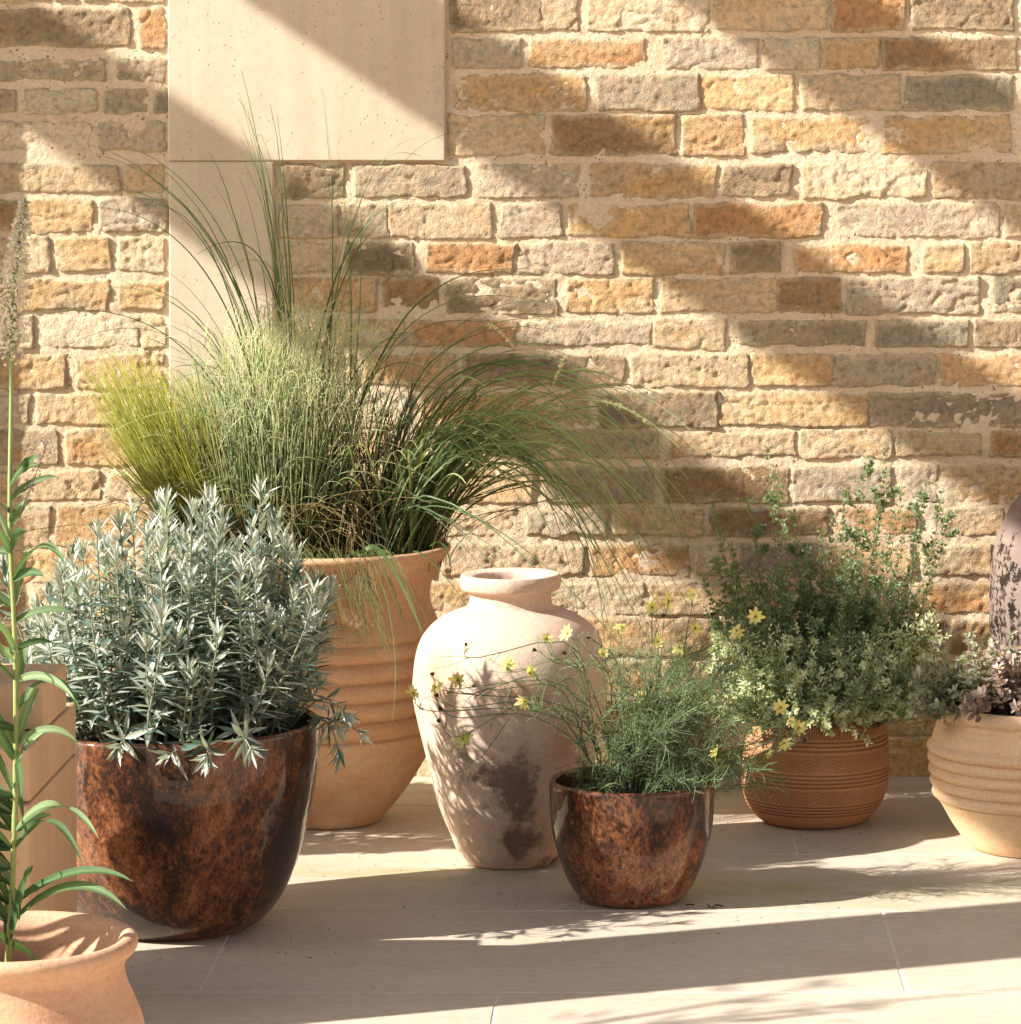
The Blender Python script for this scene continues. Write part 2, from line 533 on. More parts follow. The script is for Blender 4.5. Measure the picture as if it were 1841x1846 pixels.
PAL = {
 'o': ((208, 172, 122), (216, 190, 148)),    # ochre
 'r': ((192, 148, 102), (206, 170, 126)),     # rust
 'g': ((162, 148, 124), (186, 168, 138)),   # grey
 'd': ((140, 124, 98), (164, 144, 114)),      # dark grey brown, partly band shade put into the stone colour
 'b': ((168, 138, 98), (156, 132, 100)),     # brown, some of these stones coloured darker for the shade on them
 'm': ((188, 172, 147), (198, 180, 152)),   # mauve grey
 't': ((202, 180, 142), (210, 188, 152)),   # tan
 'p': ((216, 200, 168), (214, 192, 152)),   # pale
 'x': ((192, 172, 140), (204, 170, 122)),    # grey with ochre
 'k': ((150, 139, 118), (164, 150, 126)),   # cool grey
}
ROWS_R = [
 (-82, -26, [(810, 1010, 't'), (1030, 1240, 'o'), (1262, 1420, 'm'), (1440, 1700, 'x'), (1715, 1880, 'g')]),
 (-12, 53, [(816, 970, 'd'), (974, 1040, 't'), (1060, 1278, 'p'), (1290, 1487, 'o'), (1503, 1628, 'r'), (1644, 1830, 'd')]),
 (70, 122, [(816, 942, 'm'), (953, 1165, 'r'), (1197, 1366, 'm'), (1380, 1478, 'p'), (1482, 1585, 'o'), (1592, 1830, 'b')]),
 (138, 196, [(818, 1058, 'x'), (1083, 1255, 'g'), (1266, 1426, 'o'), (1448, 1623, 't'), (1635, 1828, 'k')]),
 (210, 277, [(812, 982, 't'), (994, 1218, 'b'), (1230, 1340, 'r'), (1353, 1568, 'x'), (1593, 1822, 'o')]),
 (298, 354, [(512, 617, 'd'), (638, 838, 'g'), (858, 1042, 'm'), (1068, 1290, 'x'), (1300, 1428, 'd'), (1450, 1668, 'p'), (1688, 1880, 'x')]),
 (369, 426, [(505, 606, 'm'), (613, 697, 'g'), (705, 887, 't'), (904, 1013, 'm'), (1025, 1243, 'o'), (1255, 1482, 'r'), (1512, 1798, 'm'), (1811, 1960, 't')]),
 (440, 491, [(512, 605, 't'), (626, 744, 'd'), (768, 926, 'r'), (938, 1102, 'm'), (1126, 1302, 'o'), (1316, 1408, 'd'), (1433, 1640, 'r'), (1662, 1738, 'o'), (1752, 1930, 'x')]),
 (502, 563, [(510, 676, 'o'), (692, 790, 'b'), (804, 1004, 'd'), (1022, 1180, 'o'), (1192, 1400, 'o'), (1403, 1517, 'b'), (1530, 1762, 'm'), (1792, 1960, 'k')]),
 (579, 623, [(520, 728, 'p'), (742, 930, 'r'), (942, 1176, 'm'), (1182, 1306, 't'), (1332, 1563, 'g'), (1581, 1745, 'k'), (1760, 1920, 'd')]),
 (640, 695, [(505, 640, 't'), (655, 820, 'o'), (838, 1124, 'd'), (1140, 1349, 't'), (1357, 1498, 'o'), (1509, 1686, 'm'), (1695, 1900, 'r')]),
 (710, 767, [(520, 740, 'p'), (760, 1060, 'x'), (1078, 1289, 'd'), (1300, 1562, 'o'), (1570, 1900, 'g')]),
 (778, 823, [(510, 690, 'o'), (706, 880, 't'), (900, 1186, 'g'), (1204, 1436, 't'), (1446, 1604, 'p'), (1614, 1772, 't'), (1784, 1960, 'b')]),
 (842, 905, [(520, 700, 't'), (720, 960, 'o'), (978, 1180, 'g'), (1196, 1420, 'b'), (1432, 1604, 'm'), (1624, 1690, 'm'), (1698, 1900, 'o')]),
 (919, 963, [(505, 660, 'p'), (680, 930, 't'), (950, 1096, 'm'), (1108, 1264, 'o'), (1280, 1490, 'b'), (1502, 1650, 'r'), (1704, 1806, 't'), (1822, 1990, 'o')]),
 (984, 1036, [(520, 780, 't'), (795, 1050, 't'), (1066, 1240, 'r'), (1256, 1320, 'p'), (1334, 1472, 'k'), (1486, 1640, 'o'), (1660, 1790, 't'), (1806, 1960, 'g')]),
 (1052, 1106, [(515, 700, 't'), (712, 940, 'x'), (960, 1160, 'p'), (1176, 1400, 'o'), (1418, 1630, 't'), (1650, 1800, 'r'), (1815, 2000, 't')]),
 (1120, 1178, [(510, 760, 'o'), (780, 1010, 't'), (1030, 1290, 'x'), (1306, 1500, 'b'), (1516, 1700, 'b'), (1715, 1930, 'b')]),
 (1193, 1250, [(520, 700, 't'), (716, 960, 'g'), (980, 1180, 'o'), (1196, 1420, 't'), (1440, 1660, 'x'), (1676, 1850, 't')]),
 (1262, 1322, [(510, 800, 't'), (820, 1060, 'o'), (1080, 1330, 'x'), (1346, 1570, 'o'), (1590, 1700, 'x'), (1712, 1930, 't')]),
 (1332, 1402, [(520, 740, 'o'), (756, 990, 't'), (1010, 1240, 'x'), (1256, 1560, 'b'), (1576, 1690, 'o'), (1700, 1900, 'g')]),
]
ROWS_L = [
 (-64, 2, [(-60, 130, 'o'), (150, 296, 't')]),
 (15, 84, [(-60, 236, 'd'), (253, 298, 'r')]),
 (107, 145, [(-60, 192, 'g'), (213, 298, 'g')]),
 (163, 202, [(-70, 30, 'g'), (46, 172, 'p'), (190, 264, 'g'), (282, 299, 'k')]),
 (220, 270, [(-60, 165, 'p'), (180, 298, 'm')]),
 (298, 346, [(-60, 214, 't'), (226, 298, 'o')]),
 (362, 414, [(-60, 30, 'b'), (44, 166, 'o'), (180, 298, 'm')]),
 (430, 488, [(-60, 90, 't'), (104, 200, 'o'), (214, 298, 'p')]),
 (508, 556, [(-60, 192, 'x'), (216, 298, 'o')]),
 (572, 624, [(-60, 60, 't'), (76, 250, 'p'), (262, 298, 't')]),
 (640, 700, [(-60, 120, 'o'), (136, 298, 'o')]),
 (714, 760, [(-60, 52, 'p'), (66, 210, 'o'), (224, 298, 't')]),
 (776, 836, [(-60, 104, 'x'), (122, 298, 'o')]),
 (850, 902, [(-60, 180, 't'), (196, 298, 't')]),
 (916, 980, [(-60, 88, 't'), (104, 298, 'x')]),
 (994, 1050, [(-60, 120, 'o'), (134, 220, 'o'), (234, 298, 'p')]),
 (1064, 1120, [(-60, 48, 'b'), (62, 298, 'o')]),
 (1134, 1190, [(-60, 160, 'b'), (176, 298, 'o')]),
 (1204, 1262, [(-60, 90, 't'), (106, 298, 't')]),
 (1276, 1334, [(-60, 190, 'o'), (206, 298, 't')]),
 (1346, 1402, [(-60, 120, 'o'), (136, 298, 'x')]),
]

def add_stone(acc, x0, x1, z0, z1, key, seed, res=0.004, depth=None):
    """one rough block face, sunk at its edge into the mortar; wall faces -Y"""
    rs = np.random.default_rng(seed)
    g = rs.uniform(0.005, 0.0095)
    x0 -= g; x1 += g; z0 -= g; z1 += g
    nx = max(4, int((x1 - x0) / res)); nz = max(4, int((z1 - z0) / res))
    X, Z = np.meshgrid(np.linspace(x0, x1, nx), np.linspace(z0, z1, nz), indexing='ij')
    P = np.stack([X, np.full_like(X, seed * 3.7), Z], -1)
    wA = fbm(P * 20, 4, 5) * 0.009
    wB = fbm(P * 20 + 7.7, 4, 9) * 0.0085
    dx = np.minimum(X - x0, x1 - X) + wA
    dz = np.minimum(Z - z0, z1 - Z) + wB
    rr = rs.uniform(0.003, 0.014)
    # rounded corners
    ax = np.clip(rr - dx, 0, None); az = np.clip(rr - dz, 0, None)
    d = rr - np.sqrt(ax * ax + az * az)
    d = np.where((dx > rr) & (dz > rr), np.minimum(dx, dz), d)
    edge = sstep(-0.001, 0.0055, d)
    proud = rs.uniform(0.0012, 0.0046) if depth is None else depth
    sk = rs.uniform(-0.9, 0.9)
    Q = P * np.array([1, 1, 1.0]); Q[..., 0] = P[..., 0] + sk * P[..., 2]
    rough = fbm(Q * np.array([24, 1, 34]), 5, int(seed) % 1000, 0.62)
    ridge = 0.55 - 1.6 * np.abs(fbm(Q * np.array([14, 1, 30]) + 9.1, 4, int(seed) % 700, 0.6))
    rough = 0.55 * rough + 0.6 * ridge
    rough = rough + 0.25 * vnoise(P * 190, 12)
    tilt = ((X - (x0 + x1) / 2) / (x1 - x0)) * rs.uniform(-0.003, 0.003) + ((Z - (z0 + z1) / 2) / (z1 - z0)) * rs.uniform(-0.003, 0.004)
    # flaky ledges
    led = np.abs(fbm(P * np.array([9, 1, 18]) + rs.uniform(0, 50), 3, 31))
    ledge = -0.0035 * (1 - sstep(0.0, 0.06, led)) * rs.uniform(0.0, 1.0)
    pit = fbm(P * 60, 3, 77)
    h = edge * (proud + 0.012) - 0.012 + edge * (rough * 0.0047 + tilt + ledge - 0.002 * sstep(0.25, 0.6, pit))
    Y = -h
    a, b = PAL[key]
    a, b = srgb(*a) * np.array([1.02, 0.995, 1.01]), srgb(*b) * np.array([1.02, 0.995, 1.01])
    var = rs.uniform(0.98, 1.16)
    m = sstep(-0.35, 0.35, fbm(P * np.array([7, 1, 16]) + rs.uniform(0, 30), 4, 3) + rs.uniform(-0.15, 0.15))[..., None]
    c = (a * (1 - m) + b * m) * var
    # rusty iron blush and smeared lime at the edges
    iron = sstep(0.22, 0.6, fbm(P * np.array([10, 1, 20]) + 3.3, 4, 21))[..., None]
    if key in 'orbxtp':
        c = c * (1 - 0.40 * iron) + srgb(196, 142, 84) * 0.40 * iron
    lime = (1 - sstep(0.004, 0.016, d + fbm(P * 45, 3, 41) * 0.01))[..., None]
    c = c * (1 - 0.75 * lime) + srgb(208, 188, 154) * 0.75 * lime
    crk = (1 - sstep(0.0, 0.035, np.abs(fbm(Q * np.array([11, 1, 22]) + rs.uniform(0, 40), 3, 55))))[..., None] * sstep(0.1, 0.4, fbm(P * 16, 2, 71))[..., None]
    c = c * (1 - 0.35 * crk)
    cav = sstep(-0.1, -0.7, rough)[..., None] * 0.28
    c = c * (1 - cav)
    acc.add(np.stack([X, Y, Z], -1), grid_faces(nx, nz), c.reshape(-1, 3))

wall = thing("stone_wall", (0, 0, 0), "tall wall of rough honey and grey sandstone courses behind the pots", "wall")
acc = Acc()
sd = 100
def lay(rows_, xmin=None):
    global sd
    for (ya, yb, st) in rows_:
        for (xa, xb, key) in st:
            sd += 1
            add_stone(acc, wx(xa), wx(xb), wz(yb), wz(ya), key, sd)
lay(ROWS_R)
lay(ROWS_L)
# the wall goes on beyond the picture: left, right and above
def random_courses(acc, X0, X1, Z0, Z1, res=0.012):
    global sd
    z = Z0
    rr = random.Random(5 + int(X0 * 100))
    while z < Z1 - 0.03:
        h = min(rr.uniform(0.05, 0.068), Z1 - z)
        x = X0 + 0.004
        while x < X1 - 0.03:
            w = rr.uniform(0.09, 0.26)
            if X1 - (x + w) < 0.06: w = X1 - 0.004 - x
            sd += 1
            add_stone(acc, x, x + w, z, z + h, rr.choice('oottmxgpbrkd'), sd, res)
            x += w + rr.uniform(0.012, 0.024)
        z += h + rr.uniform(0.012, 0.02)
XL, XR, ZT = -3.2, 2.6, 2.9
random_courses(acc, XL, wx(-64) - 0.012, 0.002, wz(-64))
random_courses(acc, wx(2004), XR, 0.002, wz(-64))
random_courses(acc, XL, wx(296), wz(-84), ZT)
random_courses(acc, wx(808), XR, wz(-96), ZT)
acc.build("stonework", M_STONE, wall)

# mortar: fine height field where the photograph looks, coarse beyond
acc = Acc()
def mortar_patch(x0, x1, z0, z1, res):
    nx = int((x1 - x0) / res) + 1; nz = int((z1 - z0) / res) + 1
    X, Z = np.meshgrid(np.linspace(x0, x1, nx), np.linspace(z0, z1, nz), indexing='ij')
    P = np.stack([X, np.zeros_like(X), Z], -1)
    h = 0.0030 * fbm(P * 11, 3, 2) + 0.0028 * fbm(P * 50, 4, 8, 0.65)
    acc.add(np.stack([X, -h, Z], -1), grid_faces(nx, nz))
fx0, fx1, fz0, fz1 = wx(-40), wx(1880), 0.0, wz(-30)
mortar_patch(fx0, fx1, fz0, fz1, 0.0042)
mortar_patch(XL, fx0, fz0, ZT, 0.03)
mortar_patch(fx1, XR, fz0, ZT, 0.03)
mortar_patch(fx0, fx1, fz1, ZT, 0.03)
acc.build("mortar", M_MORTAR, wall)
# core of the wall, behind the mortar face
v, f = box(XL, XR, 0.012, 0.45, 0.0, ZT)
mk("wall_core", v, f, M_MORTAR, wall, smooth=False)

# dressed limestone blocks set into the wall (L-shaped window surround)
def slab(x0, x1, z0, z1, y0, y1, be=0.0025):
    vv = []
    for (ex, yy) in ((0, y1), (0, y0 + be), (be, y0)):
        vv += [[x0 + ex, yy, z0 + ex], [x1 - ex, yy, z0 + ex], [x1 - ex, yy, z1 - ex], [x0 + ex, yy, z1 - ex]]
    ff = []
    for l in (0, 4):
        for i in range(4):
            j = (i + 1) % 4
            ff.append([l + i, l + j, l + 4 + j, l + 4 + i])
    ff.append([8, 9, 10, 11])
    return np.array(vv), np.array(ff)
v, f = slab(wx(304), wx(803), wz(290), 2.3, -0.011, 0.011)
o = mk("limestone_block", v, f, M_PANEL, wall, smooth=False)
o["label"] = "smooth pale limestone block, the broad upper one"
v, f = slab(wx(306), wx(494), 0.0, wz(290) - 0.0012, -0.0105, 0.011)
o = mk("limestone_block", v, f, M_PANEL, wall, smooth=False)
o["label"] = "smooth pale limestone jamb, the narrow lower one behind the grasses"

# projecting pier left of the picture: throws the upright shade at the left edge
pier = thing("stone_pier", (-1.62, 0, 0), "shallow stone pier projecting from the wall beside the grasses", "pier")
acc = Acc()
v, f = box(-1.70, -1.50, -0.107, -0.016, 0.0, 2.7)
acc.add(v, f, srgb(200, 170, 126))
o = acc.build("pier_core", M_MORTAR, pier, smooth=False)
acc = Acc()
z = 0.004
while z < 2.65:
    sd += 1
    w = random.uniform(0.07, 0.11)
    a2 = Acc()
    add_stone(acc, -1.694, -1.694 + w, z, z + 0.055, random.choice('otxg'), sd, 0.01)
    sd += 1
    add_stone(acc, -1.694 + w + 0.012, -1.506, z, z + 0.055, random.choice('otxg'), sd, 0.01)
    z += 0.072
pv = acc.build("pier_facing", M_STONE, pier)
pv.location.y = pv.location.y - 0.107

# stone steps and gate pier at the left
steps = thing("stone_steps", (-1.02, -1.72, 0), "pale limestone steps at the left edge in front of the big glazed pot", "steps")
def rough_block(name, x0, x1, y0, y1, z0, z1, mat, parent, label=None):
    acc = Acc()
    v, f = box(x0, x1, y0, y1, z0, z1)
    o = mk(name, v, f, mat, parent, smooth=False)
    bv = o.modifiers.new("bevel", 'BEVEL')
    bv.width = 0.004
    bv.segments = 2
    if label: o["label"] = label
    return o
SX = -0.853
rough_block("step_block", -1.18, SX, -1.97, -1.575, 0.0, 0.328, M_STEP, steps)
rough_block("step_block", -1.18, SX - 0.001, -1.96, -1.578, 0.330, 0.405, M_STEP, steps)
rough_block("step_block", -1.18, SX - 0.003, -1.83, -1.65, 0.407, 0.474, M_STEP, steps)
post = thing("gate_pier", (-1.31, -1.89, 0), "square limestone gate pier beside the steps", "pier")
rough_block("shaft", -1.42, -1.20, -2.13, -1.84, 0.0, 2.3, M_STEP, post)
rough_block("cap_stone", -1.45, -1.17, -2.16, -1.81, 2.302, 2.38, M_STEP, post)

bounce = thing("bounce_wall", (5.6, -4.5, 0), "plain lime plastered wall added unseen on the right to bounce sunlight", "wall")
v, f = box(5.5, 5.8, -9.5, -0.02, 0.0, 2.4)  # unseen wall, added so its sunlit face sends warm light back
mk("wall_body", v, f, M_STEP, bounce, smooth=False)
v, f = box(5.44, 5.86, -9.56, 0.0, 2.402, 2.48)
mk("coping", v, f, M_STEP, bounce, smooth=False)

# pergola up to the left: rafters square to the wall throw the slanting bands
perg = thing("pergola", (-4.0, -1.6, 0), "weathered oak pergola with square rafters running out from the wall", "pergola")
def rough_beam(name, a, b):
    pass
def shadow_src(px, py, xr):
    """height of a rafter at x=xr whose shadow passes through wall pixel"""
    return wz(py) + 0.68 * (wx(px) - xr)
for i, xr in enumerate((-4.0, -3.2, -2.36)):
    z = 3.285
    v, f = box(xr - 0.05, xr + 0.05, -5.7, 0.0, z - 0.10, z + 0.10)
    mk("rafter", v, f, M_TIMBER, perg, smooth=False)
v, f = box(-4.4, -2.0, -5.5, -5.36, 3.02, 3.198)
mk("beam", v, f, M_TIMBER, perg, smooth=False)
for xp in (-4.25, -2.15):
    v, f = box(xp - 0.06, xp + 0.06, -5.49, -5.37, 0.0, 3.018)
    mk("post", v, f, M_TIMBER, perg, smooth=False)

# ------------------------------------------------------------------ pots
def catmull(pts, n=6):
    pts = np.array(pts, float)
    P = np.vstack([2 * pts[0] - pts[1], pts, 2 * pts[-1] - pts[-2]])
    out = []
    for i in range(1, len(P) - 2):
        p0, p1, p2, p3 = P[i - 1:i + 3]
        for t in np.linspace(0, 1, n, endpoint=False):
            out.append(0.5 * (2 * p1 + (p2 - p0) * t + (2 * p0 - 5 * p1 + 4 * p2 - p3) * t ** 2 + (3 * p1 - p0 - 3 * p2 + p3) * t ** 3))
    out.append(pts[-1])
    return np.array(out)

def lathe(prof, n=128, wob=0.0015, seed=0, disp=None, shear=(0, 0)):
    prof = np.array(prof, float)
    th = np.linspace(0, 2 * math.pi, n, endpoint=False)
    R = prof[:, 0][None, :] * np.ones((n, 1))
    Z = prof[:, 1][None, :] * np.ones((n, 1))
    T = th[:, None] * np.ones((1, len(prof)))
    P = np.stack([np.cos(T) * 1.5, np.sin(T) * 1.5, Z * 9], -1)
    R = R + np.where(R > 0.004, fbm(P + seed * 5.3, 3, seed) * wob, 0)
    if disp is not None:
        R = R + disp(T, Z, prof)
    V = np.stack([R * np.cos(T) + shear[0] * Z, R * np.sin(T) + shear[1] * Z, Z], -1)
    return V.reshape(-1, 3), grid_faces(n, len(prof), wrap=True)

class Pot:
    def __init__(s, name, x, ybase, label, cat="pot"):
        s.D = floorD(ybase)
        s.k = s.D / F
        s.ybase = ybase
        s.x = x
        s.loc = np.array([(x - VX) * s.k, s.D - CAM_D, 0.0])
        s.o = thing(name, s.loc, label, cat)
    def z(s, y):
        return (s.ybase - y) * s.k
    def prof(s, pts):
        return [(r * s.k, s.z(y)) for (y, r) in pts]
    def part(s, name, V, Fc, mat):
        ob = mk(name, V, Fc, mat, s.o, smooth=True, loc=(0, 0, 0))
        return ob
    def soil(s, y, r):
        n = 48
        rr = np.linspace(0, 1, 10)
        T, Rr = np.meshgrid(np.linspace(0, 2 * math.pi, n, endpoint=False), rr, indexing='ij')
        X = Rr * r * s.k * np.cos(T); Y = Rr * r * s.k * np.sin(T)
        Zz = s.z(y) + 0.006 * fbm(np.stack([X * 40, Y * 40, X * 0], -1), 3, 4)
        s.part("soil", np.stack([X, Y, Zz], -1).reshape(-1, 3), grid_faces(n, 10, wrap=True), M_SOIL)
    def world(s, px, py, dD=0.0):
        return W(px, py, s.D + dD)

# P1 large ribbed terracotta planter
P1 = Pot("terracotta_planter", 590, 1477, "large ribbed terracotta planter with flared rim holding the tall grasses", "planter")
pts = [(1477, 0), (1477, 94), (1474, 101), (1462, 110), (1440, 127), (1415, 146), (1390, 163), (1365, 178), (1335, 191), (1312, 198)]
body = catmull(pts[1:], 6)
ribs = []
ys = np.linspace(1308, 1140, 110)
for y in ys:
    t = (1308 - y) / (1308 - 1140)
    base_r = 199 + 8 * math.sin(t * math.pi * 0.9)
    ph = (1308 - y) / 34.0
    ribs.append((y, base_r + 14 * (abs(math.sin(ph * math.pi)) ** 0.6) - 7))
up = catmull([(1136, 204), (1115, 199), (1096, 191), (1075, 186), (1052, 188), (1030, 197), (1010, 209), (997, 218), (990, 222), (984, 221), (981, 214), (984, 205), (1000, 196), (1030, 184), (1075, 172)], 6)
pr = [(1477, 0)] + [tuple(q) for q in body] + ribs + [tuple(q) for q in up]
V, Fc = lathe(P1.prof(pr), 160, 0.003, 1)
P1.part("body", V, Fc, M_TERRA)
P1.soil(1018, 190)

# P2 amphora
P2 = Pot("amphora", 921, 1552, "weathered pale terracotta oil jar with narrow neck and dark peeling stain", "jar")
pts = [(1552, 74), (1550, 82), (1544, 87), (1530, 97), (1500, 110), (1460, 127), (1400, 144), (1340, 159), (1290, 170), (1245, 176), (1205, 175), (1170, 169), (1145, 159), (1125, 143), (1110, 122), (1100, 99), (1094, 82), (1086, 75), (1074, 73), (1066, 75)]
b1 = catmull(pts, 6)
lip = catmull([(1064, 78), (1062, 86), (1056, 90), (1046, 91.5), (1038, 90), (1034, 87), (1035, 78), (1037, 68), (1041, 64), (1052, 62), (1075, 62), (1098, 70), (1112, 110)], 5)
pr = [(1552, 0)] + [tuple(q) for q in b1] + [tuple(q) for q in lip]
V, Fc = lathe(P2.prof(pr), 144, 0.004, 2)
P2.part("body", V, Fc, M_AMPH)

# P3 small glazed pot
P3 = Pot("glazed_pot", 1139, 1620, "small glossy rust brown glazed pot holding the yellow flowered plant", "pot")
pts = [(1620, 80), (1616, 90), (1606, 101), (1585, 115), (1555, 127), (1525, 137), (1490, 145), (1455, 148), (1425, 149), (1410, 149), (1405, 147), (1403, 143), (1405, 139), (1410, 137), (1430, 137), (1470, 135)]
pr = [(1620, 0)] + [tuple(q) for q in catmull(pts, 6)]
V, Fc = lathe(P3.prof(pr), 128, 0.002, 3)
P3.part("body", V, Fc, M_GLAZE2)
P3.soil(1432, 137)

# P4 big glazed pot
P4 = Pot("glazed_pot", 312, 1665, "big glossy dark brown glazed pot holding the silver leaved shrub", "pot")
pts = [(1665, 138), (1662, 148), (1653, 163), (1635, 181), (1605, 201), (1565, 219), (1520, 234), (1470, 246), (1420, 255), (1370, 261), (1330, 263), (1306, 264), (1299, 262), (1296, 256), (1299, 250), (1310, 248), (1350, 246), (1380, 240)]
pr = [(1665, 0)] + [tuple(q) for q in catmull(pts, 6)]
V, Fc = lathe(P4.prof(pr), 160, 0.0025, 4)
P4.part("body", V, Fc, M_GLAZE)
P4.soil(1318, 250)

# P5 incised terracotta pot with herringbone bands
P5 = Pot("incised_pot", 1465, 1478, "squat red terracotta pot incised with zigzag bands under the thyme", "pot")
outer = catmull([(1478, 84), (1476, 92), (1470, 101), (1460, 111), (1446, 121), (1430, 128), (1410, 132), (1385, 133), (1355, 131), (1330, 128), (1308, 123), (1292, 117), (1284, 113)], 22)
inner = catmull([(1282, 109), (1284, 104), (1296, 106), (1340, 116)], 5)
pr = [(1478, 0)] + [tuple(q) for q in outer] + [tuple(q) for q in inner]
nin = len(inner)
k5 = P5.k
def disp5(T, Z, prof):
    y = 1478 - Z / k5          # photo pixel height on the pot axis
    n = prof.shape[0]
    outer_mask = (np.arange(n) < n - nin)[None, :] * np.ones_like(y)
    arc = T * 131               # pixels round the pot
    r = np.zeros_like(y)
    def groove(yc, w=1.6, a=1.0):
        return -a * np.exp(-((y - yc) / w) ** 2)
    for yc in (1322, 1329, 1337, 1380, 1387, 1394, 1401, 1437, 1443, 1449, 1455):
        r += groove(yc - 4)
    def chev(y0, y1, period, pitch):
        m = ((y > y0) & (y < y1))
        tri = np.abs(((arc / period) % 1.0) - 0.5) * 2 * (period / 2)
        ph = (tri * 0.95 + y) / pitch
        s = np.exp(-((((ph % 1.0) - 0.5) / 0.17) ** 2))
        return -0.95 * s * m
    per = 2 * math.pi * 131 / 9
    r += chev(1339, 1371, per, 6.6)
    r += chev(1403, 1429, per, 6.6)
    comb = np.exp(-(((((T * 131 / 5.0) % 1.0) - 0.5) / 0.2) ** 2)) * ((y > 1289) & (y < 1313))
    r -= comb * 0.9
    return r * k5 * outer_mask * 1.9
V, Fc = lathe(P5.prof(pr), 720, 0.002, 5, disp5, (0.06, 0.0))
nt5 = M_TERRA_RED.node_tree
b5 = [n for n in nt5.nodes if n.type == 'BSDF_PRINCIPLED'][0]
src5 = b5.inputs["Base Color"].links[0].from_socket
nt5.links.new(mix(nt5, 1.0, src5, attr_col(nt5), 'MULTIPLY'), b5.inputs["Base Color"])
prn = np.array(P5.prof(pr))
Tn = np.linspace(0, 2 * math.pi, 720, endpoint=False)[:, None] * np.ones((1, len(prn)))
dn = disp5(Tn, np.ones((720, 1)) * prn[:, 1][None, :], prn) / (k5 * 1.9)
groove_tone = np.clip(1.0 + 0.6 * dn, 0.4, 1.0)[..., None] * np.array([1.0, 1.0, 1.0])  # colour darkened inside the incised grooves
o5 = mk("body", V, Fc, M_TERRA_RED, P5.o, cols=groove_tone.reshape(-1, 3), loc=(0, 0, 0))
P5.soil(1298, 106)

# P6 cream terracotta pot with rope-like rings
P6 = Pot("ringed_pot", 1862, 1527, "cream terracotta pot with raised rings at the right edge holding pink foliage", "pot")
low = catmull([(1527, 100), (1525, 108), (1515, 120), (1500, 132), (1480, 146), (1460, 158), (1443, 168), (1440, 171)], 5)
ribs = []
for y in np.linspace(1438, 1334, 90):
    t = (1438 - y) / 104.0
    base = 172 + 11 * math.sin(min(1, t * 1.15) * math.pi / 2)
    ribs.append((y, base - 3 + 11.0 * abs(math.sin((1438 - y) / 20.8 * math.pi)) ** 0.6))
up = catmull([(1330, 182), (1318, 178), (1304, 172), (1294, 168), (1290, 168)], 5)
lip = catmull([(1289, 172), (1284, 176), (1276, 177), (1269, 174), (1265, 168), (1266, 160), (1275, 155), (1310, 160)], 5)
pr = [(1527, 0)] + [tuple(q) for q in low] + ribs + [tuple(q) for q in up] + [tuple(q) for q in lip]
V, Fc = lathe(P6.prof(pr), 144, 0.002, 6)
P6.part("body", V, Fc, M_TERRA_CREAM)
P6.soil(1278, 156)

# P7 mauve jar behind
P7 = Pot("stoneware_jar", 1945, 1440, "rounded mauve grey jar cut by the right edge, behind the cream ringed pot", "jar")
pts = [(1440, 84), (1436, 92), (1390, 108), (1320, 126), (1240, 143), (1170, 155), (1110, 160), (1060, 160), (1010, 155), (965, 145), (925, 128), (897, 109), (876, 90), (862, 78), (850, 74), (838, 82), (832, 80), (834, 70), (850, 62), (880, 66)]
pr = [(1440, 0)] + [tuple(q) for q in catmull(pts, 5)]
V, Fc = lathe(P7.prof(pr), 112, 0.003, 7)
P7.part("body", V, Fc, M_MAUVE)

# P8 terracotta pot in the near left corner
P8 = Pot("flared_pot", 35, 2133, "pinkish terracotta pot with rolled rim in the bottom left corner holding the tall stem", "pot")
pts = [(2133, 118), (2128, 130), (2060, 172), (1990, 205), (1920, 224), (1870, 226), (1830, 217), (1795, 203), (1770, 194), (1752, 190), (1738, 191), (1726, 198), (1715, 209), (1704, 214), (1694, 212), (1688, 204), (1688, 194), (1694, 185), (1715, 176), (1760, 170), (1830, 176), (1850, 178)]
pr = [(2133, 0)] + [tuple(q) for q in catmull(pts, 6)]
V, Fc = lathe(P8.prof(pr), 128, 0.003, 8)
P8.part("body", V, Fc, M_TERRA_PINK)
P8.soil(1780, 171)

#PLANTS#

# ------------------------------------------------------------------ plant helpers
def nrm(a):
    a = np.asarray(a, float)
    return a / np.maximum(np.linalg.norm(a, axis=-1, keepdims=True), 1e-9)

def bez(p0, p1, p2, p3, m):
    t = np.linspace(0, 1, m)[None, :, None]
    a, b, c, d = [np.asarray(q, float)[:, None, :] for q in (p0, p1, p2, p3)]
    return a * (1 - t) ** 3 + 3 * b * t * (1 - t) ** 2 + 3 * c * t * t * (1 - t) + d * t ** 3

def tangents(C):
    T = np.empty_like(C)
    T[:, 1:-1] = C[:, 2:] - C[:, :-2]
    T[:, 0] = C[:, 1] - C[:, 0]
    T[:, -1] = C[:, -1] - C[:, -2]
    return nrm(T)

